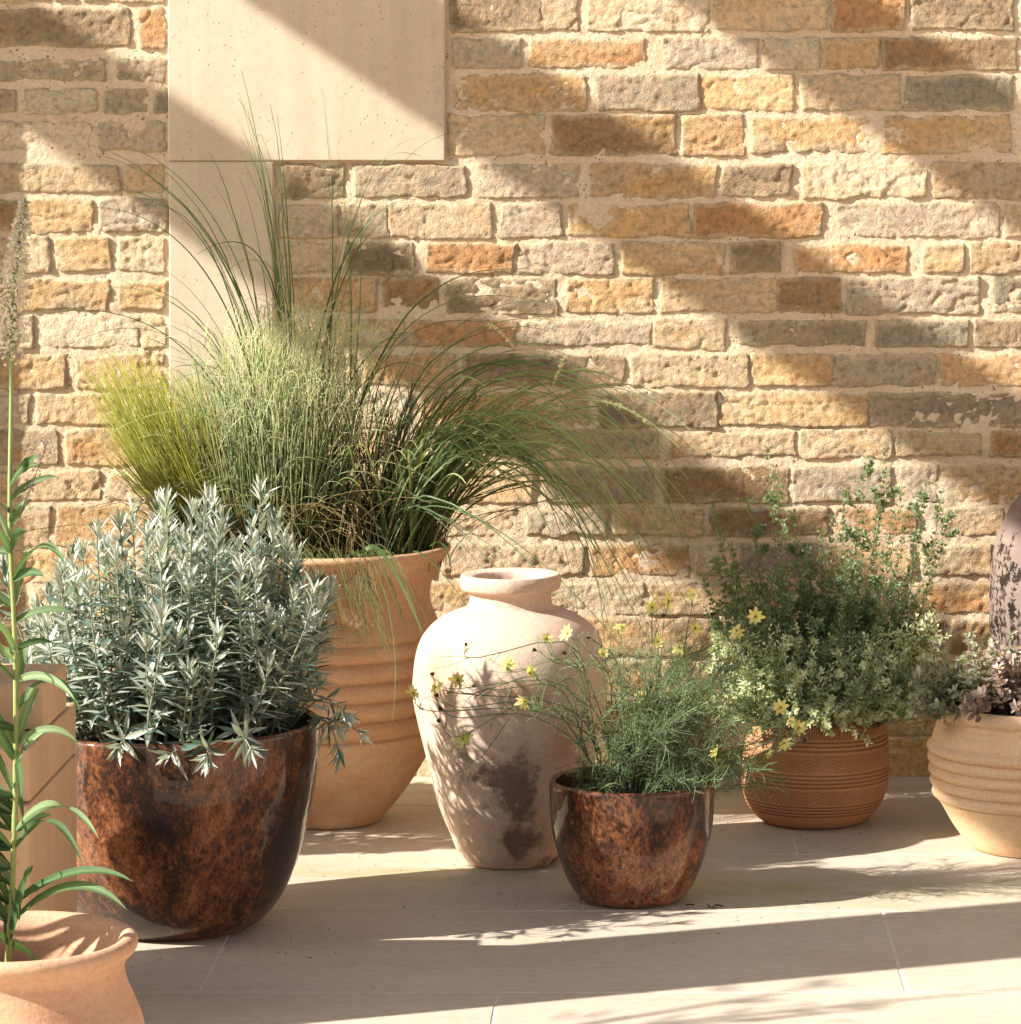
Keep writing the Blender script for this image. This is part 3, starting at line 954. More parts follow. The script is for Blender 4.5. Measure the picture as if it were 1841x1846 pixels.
def tubes(acc, C, rad, cols, sides=3):
    n, m, _ = C.shape
    T = tangents(C)
    ref = nrm(RNG.normal(size=(n, 1, 3)))
    A = nrm(np.cross(T, ref)); B = np.cross(T, A)
    rad = np.broadcast_to(rad, (n, m))[..., None]
    V = np.stack([C + rad * (math.cos(a) * A + math.sin(a) * B) for a in np.arange(sides) * 2 * math.pi / sides], 2)
    base = (np.arange(n) * m * sides)[:, None, None]
    j = np.arange(m - 1)[None, :, None] * sides
    s_ = np.arange(sides)[None, None, :]
    s2 = (s_ + 1) % sides
    Fc = np.stack([base + j + s_, base + j + s2, base + j + sides + s2, base + j + sides + s_], -1).reshape(-1, 4)
    cols = np.broadcast_to(cols, (n, m, 3))
    cc = np.repeat(cols[:, :, None, :], sides, 2).reshape(-1, 3)
    acc.add(V.reshape(-1, 3), Fc, cc)

def ribbons(acc, C, wid, cols, fold=0.3):
    """grass blades: three vertices across, folded along the midrib"""
    n, m, _ = C.shape
    T = tangents(C)
    ref = nrm(RNG.normal(size=(n, 1, 3)) + np.array([0, -0.4, 0.5]))
    S = nrm(np.cross(T, ref)); U = np.cross(S, T)
    wid = np.broadcast_to(wid, (n, m))[..., None] * 0.5
    V = np.stack([C - S * wid, C - U * wid * fold, C + S * wid], 2)
    base = (np.arange(n) * m * 3)[:, None, None]
    j = np.arange(m - 1)[None, :, None] * 3
    s_ = np.arange(2)[None, None, :]
    Fc = np.stack([base + j + s_, base + j + s_ + 1, base + j + 3 + s_ + 1, base + j + 3 + s_], -1).reshape(-1, 4)
    cols = np.broadcast_to(cols, (n, m, 3))
    acc.add(V.reshape(-1, 3), Fc, np.repeat(cols[:, :, None, :], 3, 2).reshape(-1, 3))

def leafbatch(acc, pos, d, up, L, Wd, col, bend=0.2, m=5, fold=0.3, shape='lance', rib=0.15):
    n = len(pos)
    d = nrm(d)
    up = nrm(up - (up * d).sum(-1, keepdims=True) * d)
    S = np.cross(d, up)
    t = np.linspace(0, 1, m)
    if shape == 'lance':
        w = np.sin(np.pi * t ** 0.8) ** 0.8 * 0.98 + 0.05 * (1 - t)
    elif shape == 'oval':
        w = np.sqrt(np.clip(1 - (2 * t - 1) ** 2, 0, 1)) + 0.03
    elif shape == 'petal':
        w = np.sin(np.pi * np.clip(t * 0.86 + 0.06, 0, 1)) ** 0.7 * np.where(t > 0.95, 0.75, 1)
    else:
        w = (1 - t) * 0.9 + 0.1
    L = np.broadcast_to(L, (n,))[:, None, None]
    Wd = np.broadcast_to(Wd, (n,))[:, None, None]
    bend = np.broadcast_to(bend, (n,))[:, None, None]
    tt = t[None, :, None]
    C = pos[:, None, :] + d[:, None, :] * L * tt - up[:, None, :] * bend * L * tt ** 2
    hw = 0.5 * Wd * w[None, :, None]
    V = np.stack([C - S[:, None] * hw, C - up[:, None] * hw * fold, C + S[:, None] * hw], 2)
    base = (np.arange(n) * m * 3)[:, None, None]
    j = np.arange(m - 1)[None, :, None] * 3
    s_ = np.arange(2)[None, None, :]
    Fc = np.stack([base + j + s_, base + j + s_ + 1, base + j + 3 + s_ + 1, base + j + 3 + s_], -1).reshape(-1, 4)
    cc = np.broadcast_to(col[:, None, None, :], (n, m, 3, 3)).copy()
    cc[:, :, 1, :] *= (1 + rib)
    acc.add(V.reshape(-1, 3), Fc, cc.reshape(-1, 3))

def rnd_unit(n):
    return nrm(RNG.normal(size=(n, 3)))

def along(C, t):
    """points and tangents at parameters t (k,) of one curve C (m,3)"""
    m = len(C)
    x = np.clip(np.asarray(t), 0, 1) * (m - 1)
    i = np.minimum(x.astype(int), m - 2)
    f = (x - i)[:, None]
    return C[i] * (1 - f) + C[i + 1] * f, nrm(C[i + 1] - C[i])

def perp(T, ang):
    """unit vectors perpendicular to T (n,3) at angle ang (n,)"""
    ref = np.where(np.abs(T[:, 2:3]) < 0.9, np.array([[0, 0, 1.0]]), np.array([[1.0, 0, 0]]))
    A = nrm(np.cross(T, ref)); B = np.cross(T, A)
    return np.cos(ang)[:, None] * A + np.sin(ang)[:, None] * B

def jit(c, n, a=0.15, b=0.08):
    c = np.asarray(c, float)[None, :] * (1 + RNG.uniform(-a, a, (n, 1)))
    return np.clip(c * (1 + RNG.uniform(-b, b, (n, 3))), 0, 1)

def mixc(a, b, t):
    t = np.asarray(t)[..., None]
    return np.asarray(a) * (1 - t) + np.asarray(b) * t

def plant(name, pot, y_soil, label, cat, group=None, loc=None):
    if loc is None:
        loc = (pot.loc[0], pot.loc[1], pot.z(y_soil))
    return thing(name, loc, label, cat, group)

# ------------------------------------------------------------------ silver leaved shrub (big glazed pot)
sil = plant("silver_shrub", P4, 1318, "bushy silver grey shrub of narrow felted leaves in the big brown glazed pot", "shrub")
C4 = np.array([P4.loc[0], P4.loc[1], P4.z(1318)])
N = 165
th = RNG.uniform(0, 2 * math.pi, N)
rr = np.sqrt(RNG.uniform(0, 1, N))
p0 = C4 + np.stack([rr * 0.19 * np.cos(th), rr * 0.19 * np.sin(th), np.zeros(N)], -1)
out = np.stack([np.cos(th), np.sin(th) * 0.8, np.zeros(N)], -1)
Ls = (0.325 - 0.12 * rr ** 2) * RNG.uniform(0.45, 1.2, N)
lean = rr * np.where(np.cos(th) > 0, RNG.uniform(0.1, 0.42, N), RNG.uniform(0.25, 0.8, N))
dirv = nrm(out * lean[:, None] + np.array([0.02, 0, 1.0]) + RNG.normal(size=(N, 3)) * 0.08)
p3 = p0 + dirv * Ls[:, None]
p1 = p0 + out * (Ls * lean * 0.45)[:, None] + np.array([0, 0, 1.0]) * (Ls * 0.22)[:, None]
p2 = p3 - np.array([0, 0, 1.0]) * (Ls * 0.33)[:, None] - out * (Ls * 0.04)[:, None]
curves = [bez(p0, p1, p2, p3, 12)]
# explicit outline shoots measured on the photograph: tip pixels
tips = [(470, 884), (400, 935), (345, 915), (285, 905), (240, 920), (175, 950), (195, 975), (330, 960), (520, 985), (545, 1050), (590, 1062),
        (575, 1120), (560, 1090), (140, 1090), (90, 1075), (70, 1110), (110, 1110), (150, 1040), (60, 1140), (455, 950), (380, 985), (265, 960),
        (500, 1120), (555, 1180), (430, 1010), (300, 1010), (230, 1030), (575, 1232), (130, 1150), (210, 1000)]
a0, a3 = [], []
for (x, y) in tips:
    tgt = W(x, y, P4.D + RNG.uniform(-0.1, 0.12))
    fr = (x - 312) / 265.0
    a0.append(C4 + np.array([fr * 0.15, (tgt[1] - C4[1]) * 0.7, 0]))
    a3.append(tgt)
a0, a3 = np.array(a0), np.array(a3)
hh = (a3[:, 2] - a0[:, 2])[:, None]
up = np.array([[0, 0, 1.0]])
a1 = a0 + (a3 - a0) * np.array([[0.5, 0.5, 0.15]])
a2 = a3 - up * hh * 0.35
curves.append(bez(a0, a1, a2, a3, 12))
# trailing shoots over the rim
tr = [((560, 1290), (620, 1300), (648, 1320)), ((555, 1300), (600, 1290), (612, 1365)), ((540, 1290), (590, 1240), (625, 1290)),
      ((230, 1310), (225, 1330), (215, 1345)), ((340, 1320), (330, 1350), (300, 1362)), ((330, 1320), (385, 1340), (372, 1365)), ((420, 1310), (440, 1325), (452, 1350))]
b0, b1, b3 = [], [], []
for (q0, q1, q2) in tr:
    dd = -0.17 if q0[0] < 500 else -0.05
    b0.append(W(*q0, P4.D + dd * 0.8)); b1.append(W(*q1, P4.D + dd * 1.35)); b3.append(W(*q2, P4.D + dd * 1.45))
b0, b1, b3 = map(np.array, (b0, b1, b3))
curves.append(bez(b0, b0 * 0.4 + b1 * 0.6, b1, b3, 12))
CV = np.concatenate(curves)
st = Acc()
tubes(st, CV, np.linspace(0.0022, 0.0012, 12)[None, :], np.array([0.22, 0.24, 0.16]), 5)
st.build("stems", M_STEM, sil)
lf = Acc()
for ci, C in enumerate(CV):
    Lc = np.linalg.norm(np.diff(C, axis=0), axis=1).sum()
    k = int(Lc / 0.0060)
    t = np.sort(RNG.uniform(0.12, 1.0, k) ** 0.8)
    k2 = 9
    t = np.concatenate([t, RNG.uniform(0.93, 1.0, k2)])
    k = len(t)
    P, T = along(C, t)
    A = perp(T, np.arange(k) * 2.4 + RNG.uniform(0, 0.5, k) + ci)
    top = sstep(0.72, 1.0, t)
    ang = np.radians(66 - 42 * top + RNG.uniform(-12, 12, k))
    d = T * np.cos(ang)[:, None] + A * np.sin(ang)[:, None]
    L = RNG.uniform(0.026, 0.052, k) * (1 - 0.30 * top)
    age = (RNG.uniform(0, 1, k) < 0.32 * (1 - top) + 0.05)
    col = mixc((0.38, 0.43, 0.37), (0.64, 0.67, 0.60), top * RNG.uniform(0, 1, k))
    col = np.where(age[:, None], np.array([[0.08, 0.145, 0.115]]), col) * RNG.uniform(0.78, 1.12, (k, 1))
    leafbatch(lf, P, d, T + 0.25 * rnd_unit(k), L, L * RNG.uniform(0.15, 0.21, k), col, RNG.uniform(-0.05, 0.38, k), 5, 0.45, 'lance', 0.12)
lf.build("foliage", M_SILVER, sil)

# ------------------------------------------------------------------ feather grasses and long arching grass (terracotta planter)
C1 = np.array([P1.loc[0], P1.loc[1], P1.z(1018)])
Dp = P1.D
def cl(px, dy=0.0):      # a root point on the soil of the planter
    return np.array([(px - VX) * Dp / F, P1.loc[1] + dy, C1[2]])

def clump(name, root, rad, n, tipf, base_col, tip_col, wid, label, cat, hook=0.3, mat=None, m=14, part="blades"):
    o = thing(name, tuple(root), label, cat)
    a = Acc()
    th = RNG.uniform(0, 2 * math.pi, n)
    r = np.sqrt(RNG.uniform(0, 1, n)) * rad
    p0 = root + np.stack([r * np.cos(th), r * np.sin(th), np.zeros(n)], -1)
    p1, p2, p3 = tipf(p0, th, r, n)
    C = bez(p0, p1, p2, p3, m)
    tt = np.linspace(0, 1, m)
    w = wid * RNG.uniform(0.7, 1.25, (n, 1)) * (1 - 0.72 * tt ** 1.5)[None, :]
    col = jit(base_col, n)[:, None, :] * (1 - tt[None, :, None]) + jit(tip_col, n)[:, None, :] * tt[None, :, None]
    return o, a, C, w, col

# left feather grass: short yellow green tuft leaning left
def tips_a(p0, th, r, n):
    u = RNG.uniform(0, 1, n)
    tx = 152 + 195 * u + RNG.normal(0, 20, n)
    ty = 640 + 60 * np.abs(u - 0.35) + RNG.uniform(0, 1, n) ** 1.6 * 260
    ty = np.where(RNG.uniform(0, 1, n) < 0.06, ty - 50, ty)
    dD = RNG.normal(0.0, 0.06, n)
    tx = tx + (ty - 640) * 0.22
    p3 = np.array([W(a_, b_, Dp + c_) for a_, b_, c_ in zip(tx, ty, dD)])
    p1 = np.array([W(a_, 955 + 12 * q, Dp + c_ * 0.4) for a_, q, c_ in zip(300 + 120 * u + RNG.normal(0, 10, n), RNG.normal(0, 1, n), dD)])
    p2 = p3 + (p1 - p3) * RNG.uniform(0.25, 0.5, (n, 1)) + RNG.normal(0, 0.02, (n, 3)) + np.array([0.006, 0, 0.012])
    return p1, p2, p3
o, a, C, w, col = clump("feather_grass_tuft", cl(415, 0.02), 0.045, 780, tips_a, (0.18, 0.24, 0.04), (0.70, 0.68, 0.22), 0.0029,
                        "short yellow green tuft of feather grass leaning left, behind the silver shrub", "grass")
tubes(a, C, w * 0.5, col)
a.build("blades", M_HAIR, o)

# middle feather grass: tall hazy fountain with pale tips
def tips_b(p0, th, r, n):
    L = 0.14 + 0.33 * RNG.uniform(0, 1, n) ** 0.8
    rx = (p0[:, 0] - cl(510)[0]) / 0.1
    ang = 0.17 * rx + 0.10 * RNG.normal(0, 1, n)
    d = nrm(np.stack([np.sin(ang), RNG.normal(0, 0.13, n), np.cos(ang)], -1))
    p3 = p0 + d * L[:, None]
    side = RNG.normal(0.0, 0.035, n) + np.where(RNG.uniform(0, 1, n) < 0.35, RNG.normal(0, 0.085, n), 0)
    p3[:, 0] += side
    p3[:, 1] += RNG.normal(0, 0.03, n)
    p3[:, 2] -= np.abs(side) * 0.8
    p1 = p0 + nrm(d * 0.8 + np.array([0, 0, 0.35])) * (L * 0.38)[:, None]
    p2 = p0 + d * (L * 0.86)[:, None] + np.array([0, 0, 0.015])
    return p1, p2, p3
o, a, C, w, col = clump("feather_grass_tuft", cl(505, 0.0), 0.105, 950, tips_b, (0.14, 0.20, 0.05), (0.68, 0.70, 0.46), 0.0027,
                        "tall hazy fountain of pale tipped feather grass in the middle of the terracotta planter", "grass")
tubes(a, C, w * 0.5, col)
# pale curling awns at the top of the fountain
n = 800
sx = RNG.normal(525, 66, n); sy = RNG.uniform(545, 745, n) + np.abs(sx - 530) * 0.35
q0 = np.array([W(x, y, Dp + RNG.normal(0, 0.06)) for x, y in zip(sx, sy)])
dl = np.stack([RNG.normal(0, 0.045, n), RNG.normal(0, 0.03, n), RNG.uniform(0.0, 0.05, n)], -1)
q3 = q0 + dl + np.array([0, 0, -1]) * RNG.uniform(0.01, 0.06, (n, 1))
C = bez(q0 - np.array([0, 0, 0.05]), q0 + dl * 0.3, q0 + dl + np.array([0, 0, 0.02]), q3, 10)
tubes(a, C, 0.0006, jit((0.72, 0.72, 0.52), n)[:, None, :])
a.build("blades", M_HAIR, o)
# brown tufts of last year's blades low in the fountain
a = Acc()
n = 240
p0 = cl(500) + np.stack([RNG.normal(0, 0.07, n), RNG.normal(-0.02, 0.06, n), np.zeros(n)], -1)
p3 = p0 + np.stack([RNG.normal(0.02, 0.11, n), RNG.normal(-0.03, 0.07, n), RNG.uniform(0.02, 0.17, n)], -1)
C = bez(p0, p0 + np.array([0, 0, 0.08]), (p0 + p3) / 2 + np.array([0, 0, 0.10]), p3, 10)
tubes(a, C, 0.0006, jit((0.30, 0.24, 0.09), n)[:, None, :])
# fine blades falling over the rim
n = 260
p0 = cl(590) + np.stack([RNG.uniform(-0.16, 0.13, n), RNG.uniform(-0.17, -0.08, n), np.zeros(n)], -1)
p3 = p0 + np.stack([RNG.uniform(-0.01, 0.09, n), RNG.uniform(-0.12, -0.09, n), RNG.uniform(-0.14, -0.02, n)], -1)
C = bez(p0, p0 + np.array([0, -0.03, 0.09]), p3 + np.array([-0.03, -0.01, 0.09]), p3, 10)
tubes(a, C, 0.00045, jit((0.25, 0.27, 0.10), n)[:, None, :])
a.build("dry_blades", M_HAIR, o)

# long arching grass: dark green blades sweeping right
def tips_c(p0, th, r, n):
    ex = RNG.uniform(0.0, 1.0, n) ** 0.9 * 0.56
    ex = np.where(RNG.uniform(0, 1, n) < 0.12, -RNG.uniform(0.0, 0.12, n), ex)
    dy = RNG.uniform(-0.22, 0.16, n)
    pk = 0.12 + 0.52 * np.clip(ex, 0, 0.32) * RNG.uniform(0.7, 1.25, n) + RNG.uniform(0, 0.10, n)
    drop = np.clip(ex - 0.10, 0, 1) * RNG.uniform(0.2, 1.25, n)
    ez = pk - drop
    p3 = p0 + np.stack([ex, dy, ez], -1)
    p1 = p0 + np.stack([ex * 0.18, dy * 0.15, pk * 0.62], -1)
    p2 = p0 + np.stack([ex * 0.62, dy * 0.7, pk * 1.28 - drop * 0.12], -1)
    return p1, p2, p3
o, a, C, w, col = clump("arching_grass_tuft", cl(705, 0.0), 0.070, 220, tips_c, (0.06, 0.09, 0.025), (0.34, 0.41, 0.19), 0.0048,
                        "dark green arching fountain grass sweeping right from the terracotta planter over the oil jar", "grass", m=22)
ribbons(a, C, w, col)
# reddish basal stalks
n = 260
p0 = cl(700) + np.stack([RNG.normal(0, 0.045, n), RNG.normal(0, 0.04, n), np.zeros(n)], -1)
p3 = p0 + np.stack([RNG.normal(0.04, 0.09, n), RNG.normal(0, 0.05, n), RNG.uniform(0.08, 0.34, n)], -1)
C = bez(p0, p0 + np.array([0, 0, 0.06]), (p0 + p3) / 2 + np.array([0.0, 0, 0.05]), p3, 10)
tubes(a, C, 0.0009, mixc((0.16, 0.06, 0.03), (0.09, 0.12, 0.04), RNG.uniform(0, 1, n))[:, None, :])
a.build("blades", M_GRASS, o)
fg = o
# blades read one by one off the photograph (pixel control points, depth offset)
LONG = [
 ((520, 985), (512, 640), (508, 330), (412, 190), 0.0), ((522, 985), (520, 660), (498, 400), (432, 168), 0.03), ((525, 985), (530, 640), (525, 380), (500, 210), -0.02),
 ((560, 985), (600, 720), (616, 420), (580, 158), 0.02), ((500, 985), (500, 640), (450, 420), (384, 330), 0.0), ((490, 985), (490, 560), (360, 350), (218, 342), 0.03),
 ((500, 985), (520, 560), (360, 320), (180, 280), -0.03), ((485, 985), (470, 620), (340, 470), (222, 462), 0.04), ((480, 985), (440, 600), (270, 540), (118, 625), -0.04),
 ((545, 985), (600, 420), (660, 210), (800, 252), 0.0), ((545, 985), (560, 560), (640, 360), (775, 372), 0.02), ((600, 985), (640, 560), (800, 490), (1003, 552), -0.02),
 ((490, 985), (500, 640), (420, 420), (320, 350), 0.05), ((470, 985), (460, 700), (400, 560), (250, 575), 0.0), ((500, 985), (470, 700), (420, 500), (352, 405), 0.06),
 ((540, 985), (520, 700), (560, 450), (470, 240), 0.04), ((560, 985), (570, 700), (700, 560), (760, 610), 0.03), ((620, 985), (640, 640), (640, 420), (612, 330), 0.05),
 ((480, 985), (470, 680), (400, 640), (308, 690), 0.0), ((470, 985), (430, 720), (380, 650), (300, 640), 0.05), ((510, 985), (540, 520), (480, 380), (345, 470), 0.0),
 ((700, 990), (740, 620), (960, 470), (1250, 950), -0.03), ((700, 990), (760, 560), (1060, 560), (1250, 890), 0.03), ((710, 990), (780, 560), (1120, 620), (1222, 1075), -0.08),
 ((690, 990), (700, 560), (1020, 600), (1165, 770), 0.0), ((720, 990), (760, 700), (1010, 700), (1110, 1180), -0.1), ((720, 990), (800, 640), (1080, 800), (1090, 1160), -0.16),
 ((690, 990), (690, 700), (800, 520), (1000, 545), 0.03), ((680, 990), (640, 780), (640, 690), (645, 660), 0.0), ((700, 990), (640, 840), (700, 700), (735, 640), -0.05),
 ((730, 990), (700, 840), (800, 860), (1020, 1160), -0.22), ((730, 990), (690, 860), (850, 850), (1060, 1140), -0.25), ((725, 990), (640, 860), (860, 900), (1000, 1150), -0.3),
 ((725, 990), (760, 760), (900, 700), (1080, 1050), -0.28), ((720, 990), (740, 720), (960, 680), (1140, 1000), -0.2), ((730, 990), (760, 740), (1000, 740), (1180, 1080), -0.14),
]
a = Acc()
pts4 = [[], [], [], []]
cols = []
for L4 in LONG:
    for i in range(4):
        dd = L4[4] * (i / 3.0) + (0 if i else RNG.uniform(-0.04, 0.04))
        pts4[i].append(W(L4[i][0], L4[i][1], Dp + dd))
C = bez(*[np.array(q) for q in pts4], 30)
n = len(LONG)
# doubles alongside, slightly off, so the sprays read as tufts
C2 = C + np.cumsum(RNG.normal(0, 0.0012, (n, 30, 3)), axis=1) + np.linspace(0, 1, 30)[None, :, None] * RNG.normal(0, 0.028, (n, 1, 3))
C3 = C + np.linspace(0, 1, 30)[None, :, None] ** 1.5 * RNG.normal(0, 0.045, (n, 1, 3))
CC = np.concatenate([C, C2, C3])
tt = np.linspace(0, 1, 30)
colr = mixc((0.055, 0.10, 0.035), (0.12, 0.18, 0.08), tt)[None] * RNG.uniform(0.75, 1.5, (3 * n, 1, 1))
ribbons(a, CC, 0.0040 * (1 - 0.8 * tt ** 1.3)[None, :] * RNG.uniform(0.7, 1.3, (3 * n, 1)), colr)
# broad folded blades hanging over the rim in front
hang = [((660, 990), (690, 960), (735, 1080), (762, 1140), -0.26, 0.008), ((640, 1000), (665, 960), (735, 1120), (706, 1310), -0.27, 0.0028), ((706, 1310), (700, 1330), (715, 1420), (745, 1480), -0.275, 0.0018),
        ((745, 995), (760, 985), (820, 1050), (850, 1110), -0.2, 0.0028), ((650, 1000), (610, 985), (620, 1050), (625, 1070), -0.25, 0.002), ((775, 985), (800, 960), (815, 1000), (812, 1045), -0.2, 0.0026)]
for h4 in hang:
    Ch = bez(*[np.array([W(h4[i][0], h4[i][1], Dp + h4[4])]) for i in range(4)], 18)
    ribbons(a, Ch, h4[5] * (np.sin(np.linspace(0.35, 1, 18) * math.pi) ** 0.5 + 0.1)[None, :], np.array([0.11, 0.20, 0.07]))
a.build("long_blades", M_GRASS, fg)
# cream seed heads
def seed_head(p, q, name="seed_head"):
    a = Acc()
    n = 260
    t = RNG.uniform(0, 1, n)
    c = p + (q - p) * t[:, None] + np.array([0, 0, 1]) * (0.008 * np.sin(t * math.pi))[:, None]
    ax = nrm((q - p)[None, :])
    d = nrm(rnd_unit(n) + ax * 0.8)
    leafbatch(a, c, d, rnd_unit(n), RNG.uniform(0.004, 0.010, n) * (1 - 0.5 * t), 0.0012, jit((0.62, 0.55, 0.38), n), 0.1, 4, 0.2)
    tubes(a, np.linspace(p, q, 8)[None], 0.0006, np.array([0.4, 0.35, 0.2]))
    a.build(name, M_HAIR, fg)
seed_head(W(1085, 722, Dp), W(1174, 768, Dp))
seed_head(W(880, 583, Dp), W(935, 640, Dp + 0.05))
seed_head(W(1020, 640, Dp + 0.05), W(985, 735, Dp + 0.05))

# ------------------------------------------------------------------ yellow flowered thread-leaf plant (small glazed pot)
cor = plant("tickseed", P3, 1432, "airy plant with thread-like leaves and small yellow star flowers in the small glazed pot", "plant")
C3c = np.array([P3.loc[0], P3.loc[1], P3.z(1432)])
FL = [(1175, 1095), (1207, 1083), (1252, 1072), (1187, 1158), (1024, 1143), (985, 1152), (1230, 1197), (1224, 1168), (1328, 1137), (1362, 1112),
      (1318, 1187), (1255, 1132), (916, 1198), (954, 1214), (826, 1226), (786, 1238), (945, 1264), (836, 1332), (744, 1250), (1160, 1256), (1202, 1250),
      (1408, 1275), (1425, 1300), (1440, 1312), (1385, 1356), (1414, 1340), (1352, 1374), (1292, 1358), (1300, 1380), (1240, 1432), (1274, 1262), (1120, 1130), (1085, 1180)]
BUD = [(840, 1163), (965, 1172), (856, 1236), (780, 1216), (788, 1254), (795, 1278), (792, 1300), (1018, 1178), (1062, 1150), (1195, 1110), (1450, 1335), (1285, 1108), (1344, 1170)]
tg = FL + BUD
n = len(tg)
stm = Acc()
tgt = np.array([W(x, y, P3.D + RNG.uniform(-0.10, 0.09) - (0.10 if x < 1000 else 0)) for x, y in tg])
root = C3c + np.stack([(tgt[:, 0] - C3c[0]) * 0.22 + RNG.normal(0.01, 0.02, n), RNG.normal(0, 0.03, n), np.zeros(n)], -1)
far = np.abs(tgt[:, 0] - C3c[0])[:, None]
mid1 = root + (tgt - root) * np.array([0.25, 0.3, 0.45]) + np.array([0, 0, 0.02])
mid2 = root + (tgt - root) * np.array([0.75, 0.7, 0.80]) + RNG.normal(0, 0.012, (n, 3)) - np.array([0, 0, 1]) * far * 0.05
SC = bez(root, mid1, mid2, tgt, 16)
WP = [(1070, 1335), (1100, 1330), (1050, 1345)]
WP2 = [(1000, 1235), (955, 1275), (1040, 1200)]
for i, (x, y) in enumerate(tg):
    if x < 1070:
        a_ = WP[i % 3]
        b_ = min(WP2, key=lambda q: abs(q[0] - x) * 0.4 + abs(q[1] - y)) if x < 985 else (1055, 1240)
        dd = P3.D - 0.03
        pre = tgt[i] + np.array([RNG.uniform(0.012, 0.04), 0.0, -RNG.uniform(0.008, 0.035)]) 
        b_ = (max(b_[0], x + 75), b_[1] if y > 1200 else b_[1] - 25)
        q = catmull([root[i], W(a_[0] + RNG.normal(0, 3), a_[1], dd), W(b_[0] + RNG.normal(0, 5), b_[1] + RNG.normal(0, 12), dd - 0.03), pre, tgt[i]], 10)
        xs = np.linspace(0, len(q) - 1, 16)
        k0 = np.minimum(xs.astype(int), len(q) - 2); fr = (xs - k0)[:, None]
        SC[i] = q[k0] * (1 - fr) + q[k0 + 1] * fr
# wiggle
SC[:, 3:-1] += np.cumsum(RNG.normal(0, 0.0009, (n, 12, 3)), axis=1)
SC[:, -1] = tgt
tubes(stm, SC, np.linspace(0.0013, 0.0006, 16)[None, :], np.array([0.11, 0.15, 0.06]), 4)
# bushy inner stems
n2 = 120
th = RNG.uniform(0, 2 * math.pi, n2)
r2 = np.sqrt(RNG.uniform(0, 1, n2)) * 0.085
b0 = C3c + np.stack([0.02 + r2 * np.cos(th), r2 * np.sin(th), np.zeros(n2)], -1)
b3 = np.array([W(np.clip(RNG.normal(1238, 98), 1040, 1430), RNG.uniform(1160, 1425), P3.D + RNG.uniform(-0.17, 0.09)) for _ in range(n2)])
B = bez(b0, b0 + (b3 - b0) * np.array([0.2, 0.2, 0.5]), b0 + (b3 - b0) * np.array([0.65, 0.7, 0.95]), b3, 12)
tubes(stm, B, 0.0007, jit((0.12, 0.17, 0.07), n2)[:, None, :], 3)
stm.build("stems", M_STEM, cor)
# thread leaves
th_ = Acc()
starts, dirs, ln = [], [], []
for C, dens, t0 in [(c, 26, 0.25) for c in SC] + [(c, 46, 0.1) for c in B]:
    k = dens
    t = RNG.uniform(t0, 0.97, k)
    if C is SC[0] or dens == 26:
        t = RNG.choice(np.linspace(0.25, 0.9, 7), k) + RNG.normal(0, 0.008, k)
    P, T = along(C, t)
    d = nrm(T * 0.8 + perp(T, RNG.uniform(0, 6.28, k)) * RNG.uniform(0.5, 1.2, (k, 1)) + np.array([0, 0, 0.15]))
    starts.append(P); dirs.append(d); ln.append(RNG.uniform(0.012, 0.036, k))
P = np.concatenate(starts); d = np.concatenate(dirs); ln = np.concatenate(ln)[:, None]
k = len(P)
bd = rnd_unit(k) * 0.8
Cn = bez(P, P + d * ln * 0.35, P + (d + bd * 0.4) * ln * 0.7, P + (d + bd) * ln, 5)
tubes(th_, Cn, np.linspace(0.0006, 0.0003, 5)[None, :], jit((0.26, 0.34, 0.18), k, 0.35)[:, None, :], 3)
th_.build("thread_leaves", M_LEAF, cor)
def flower(p, face, size, parent, name="flower", col=(0.84, 0.78, 0.32)):
    a = Acc()
    face = nrm(face)[None, :]
    u = nrm(np.cross(face, np.array([[0.3, 0.2, 1.0]]))); w_ = np.cross(face, u)
    k = 8
    an = np.arange(k) * 2 * math.pi / k + RNG.uniform(0, 1)
    cup = RNG.uniform(-0.35, 0.95)
    d = np.cos(an)[:, None] * u + np.sin(an)[:, None] * w_ + face * (cup + RNG.normal(0, 0.15, (k, 1)))
    leafbatch(a, np.repeat(p[None, :], k, 0), d, np.repeat(face, k, 0), size * RNG.uniform(0.8, 1.1, k), size * 0.42, jit(col, k, 0.1), 0.15, 5, 0.1, 'petal', 0.0)
    n_ = 40
    dd = nrm(rnd_unit(n_) * 0.9 + face)
    leafbatch(a, p[None, :] + dd * size * 0.02, dd, rnd_unit(n_), size * 0.22, size * 0.07, jit((0.62, 0.42, 0.03), n_), 0.0, 3, 0.0, 'lance', 0)
    return a.build(name, M_PETAL, parent)
def bud(p, d, parent):
    a = Acc()
    k = 14
    dd = nrm(rnd_unit(k) * 0.5 + d[None, :])
    leafbatch(a, np.repeat(p[None, :], k, 0) - d * 0.003, dd, rnd_unit(k), 0.0075, 0.0035, jit((0.07, 0.055, 0.025), k), -0.2, 4, 0.3, 'oval', 0)
    return a.build("bud", M_STEM, parent)
for i, (x, y) in enumerate(FL):
    face = np.array([RNG.normal(-0.2, 0.5), RNG.uniform(-1.0, -0.3), RNG.uniform(0.0, 0.9)])
    flower(tgt[i], face, RNG.uniform(0.012, 0.0175), cor)
for i in range(len(BUD)):
    j = len(FL) + i
    bud(tgt[j], nrm(SC[j, -1] - SC[j, -2]), cor)

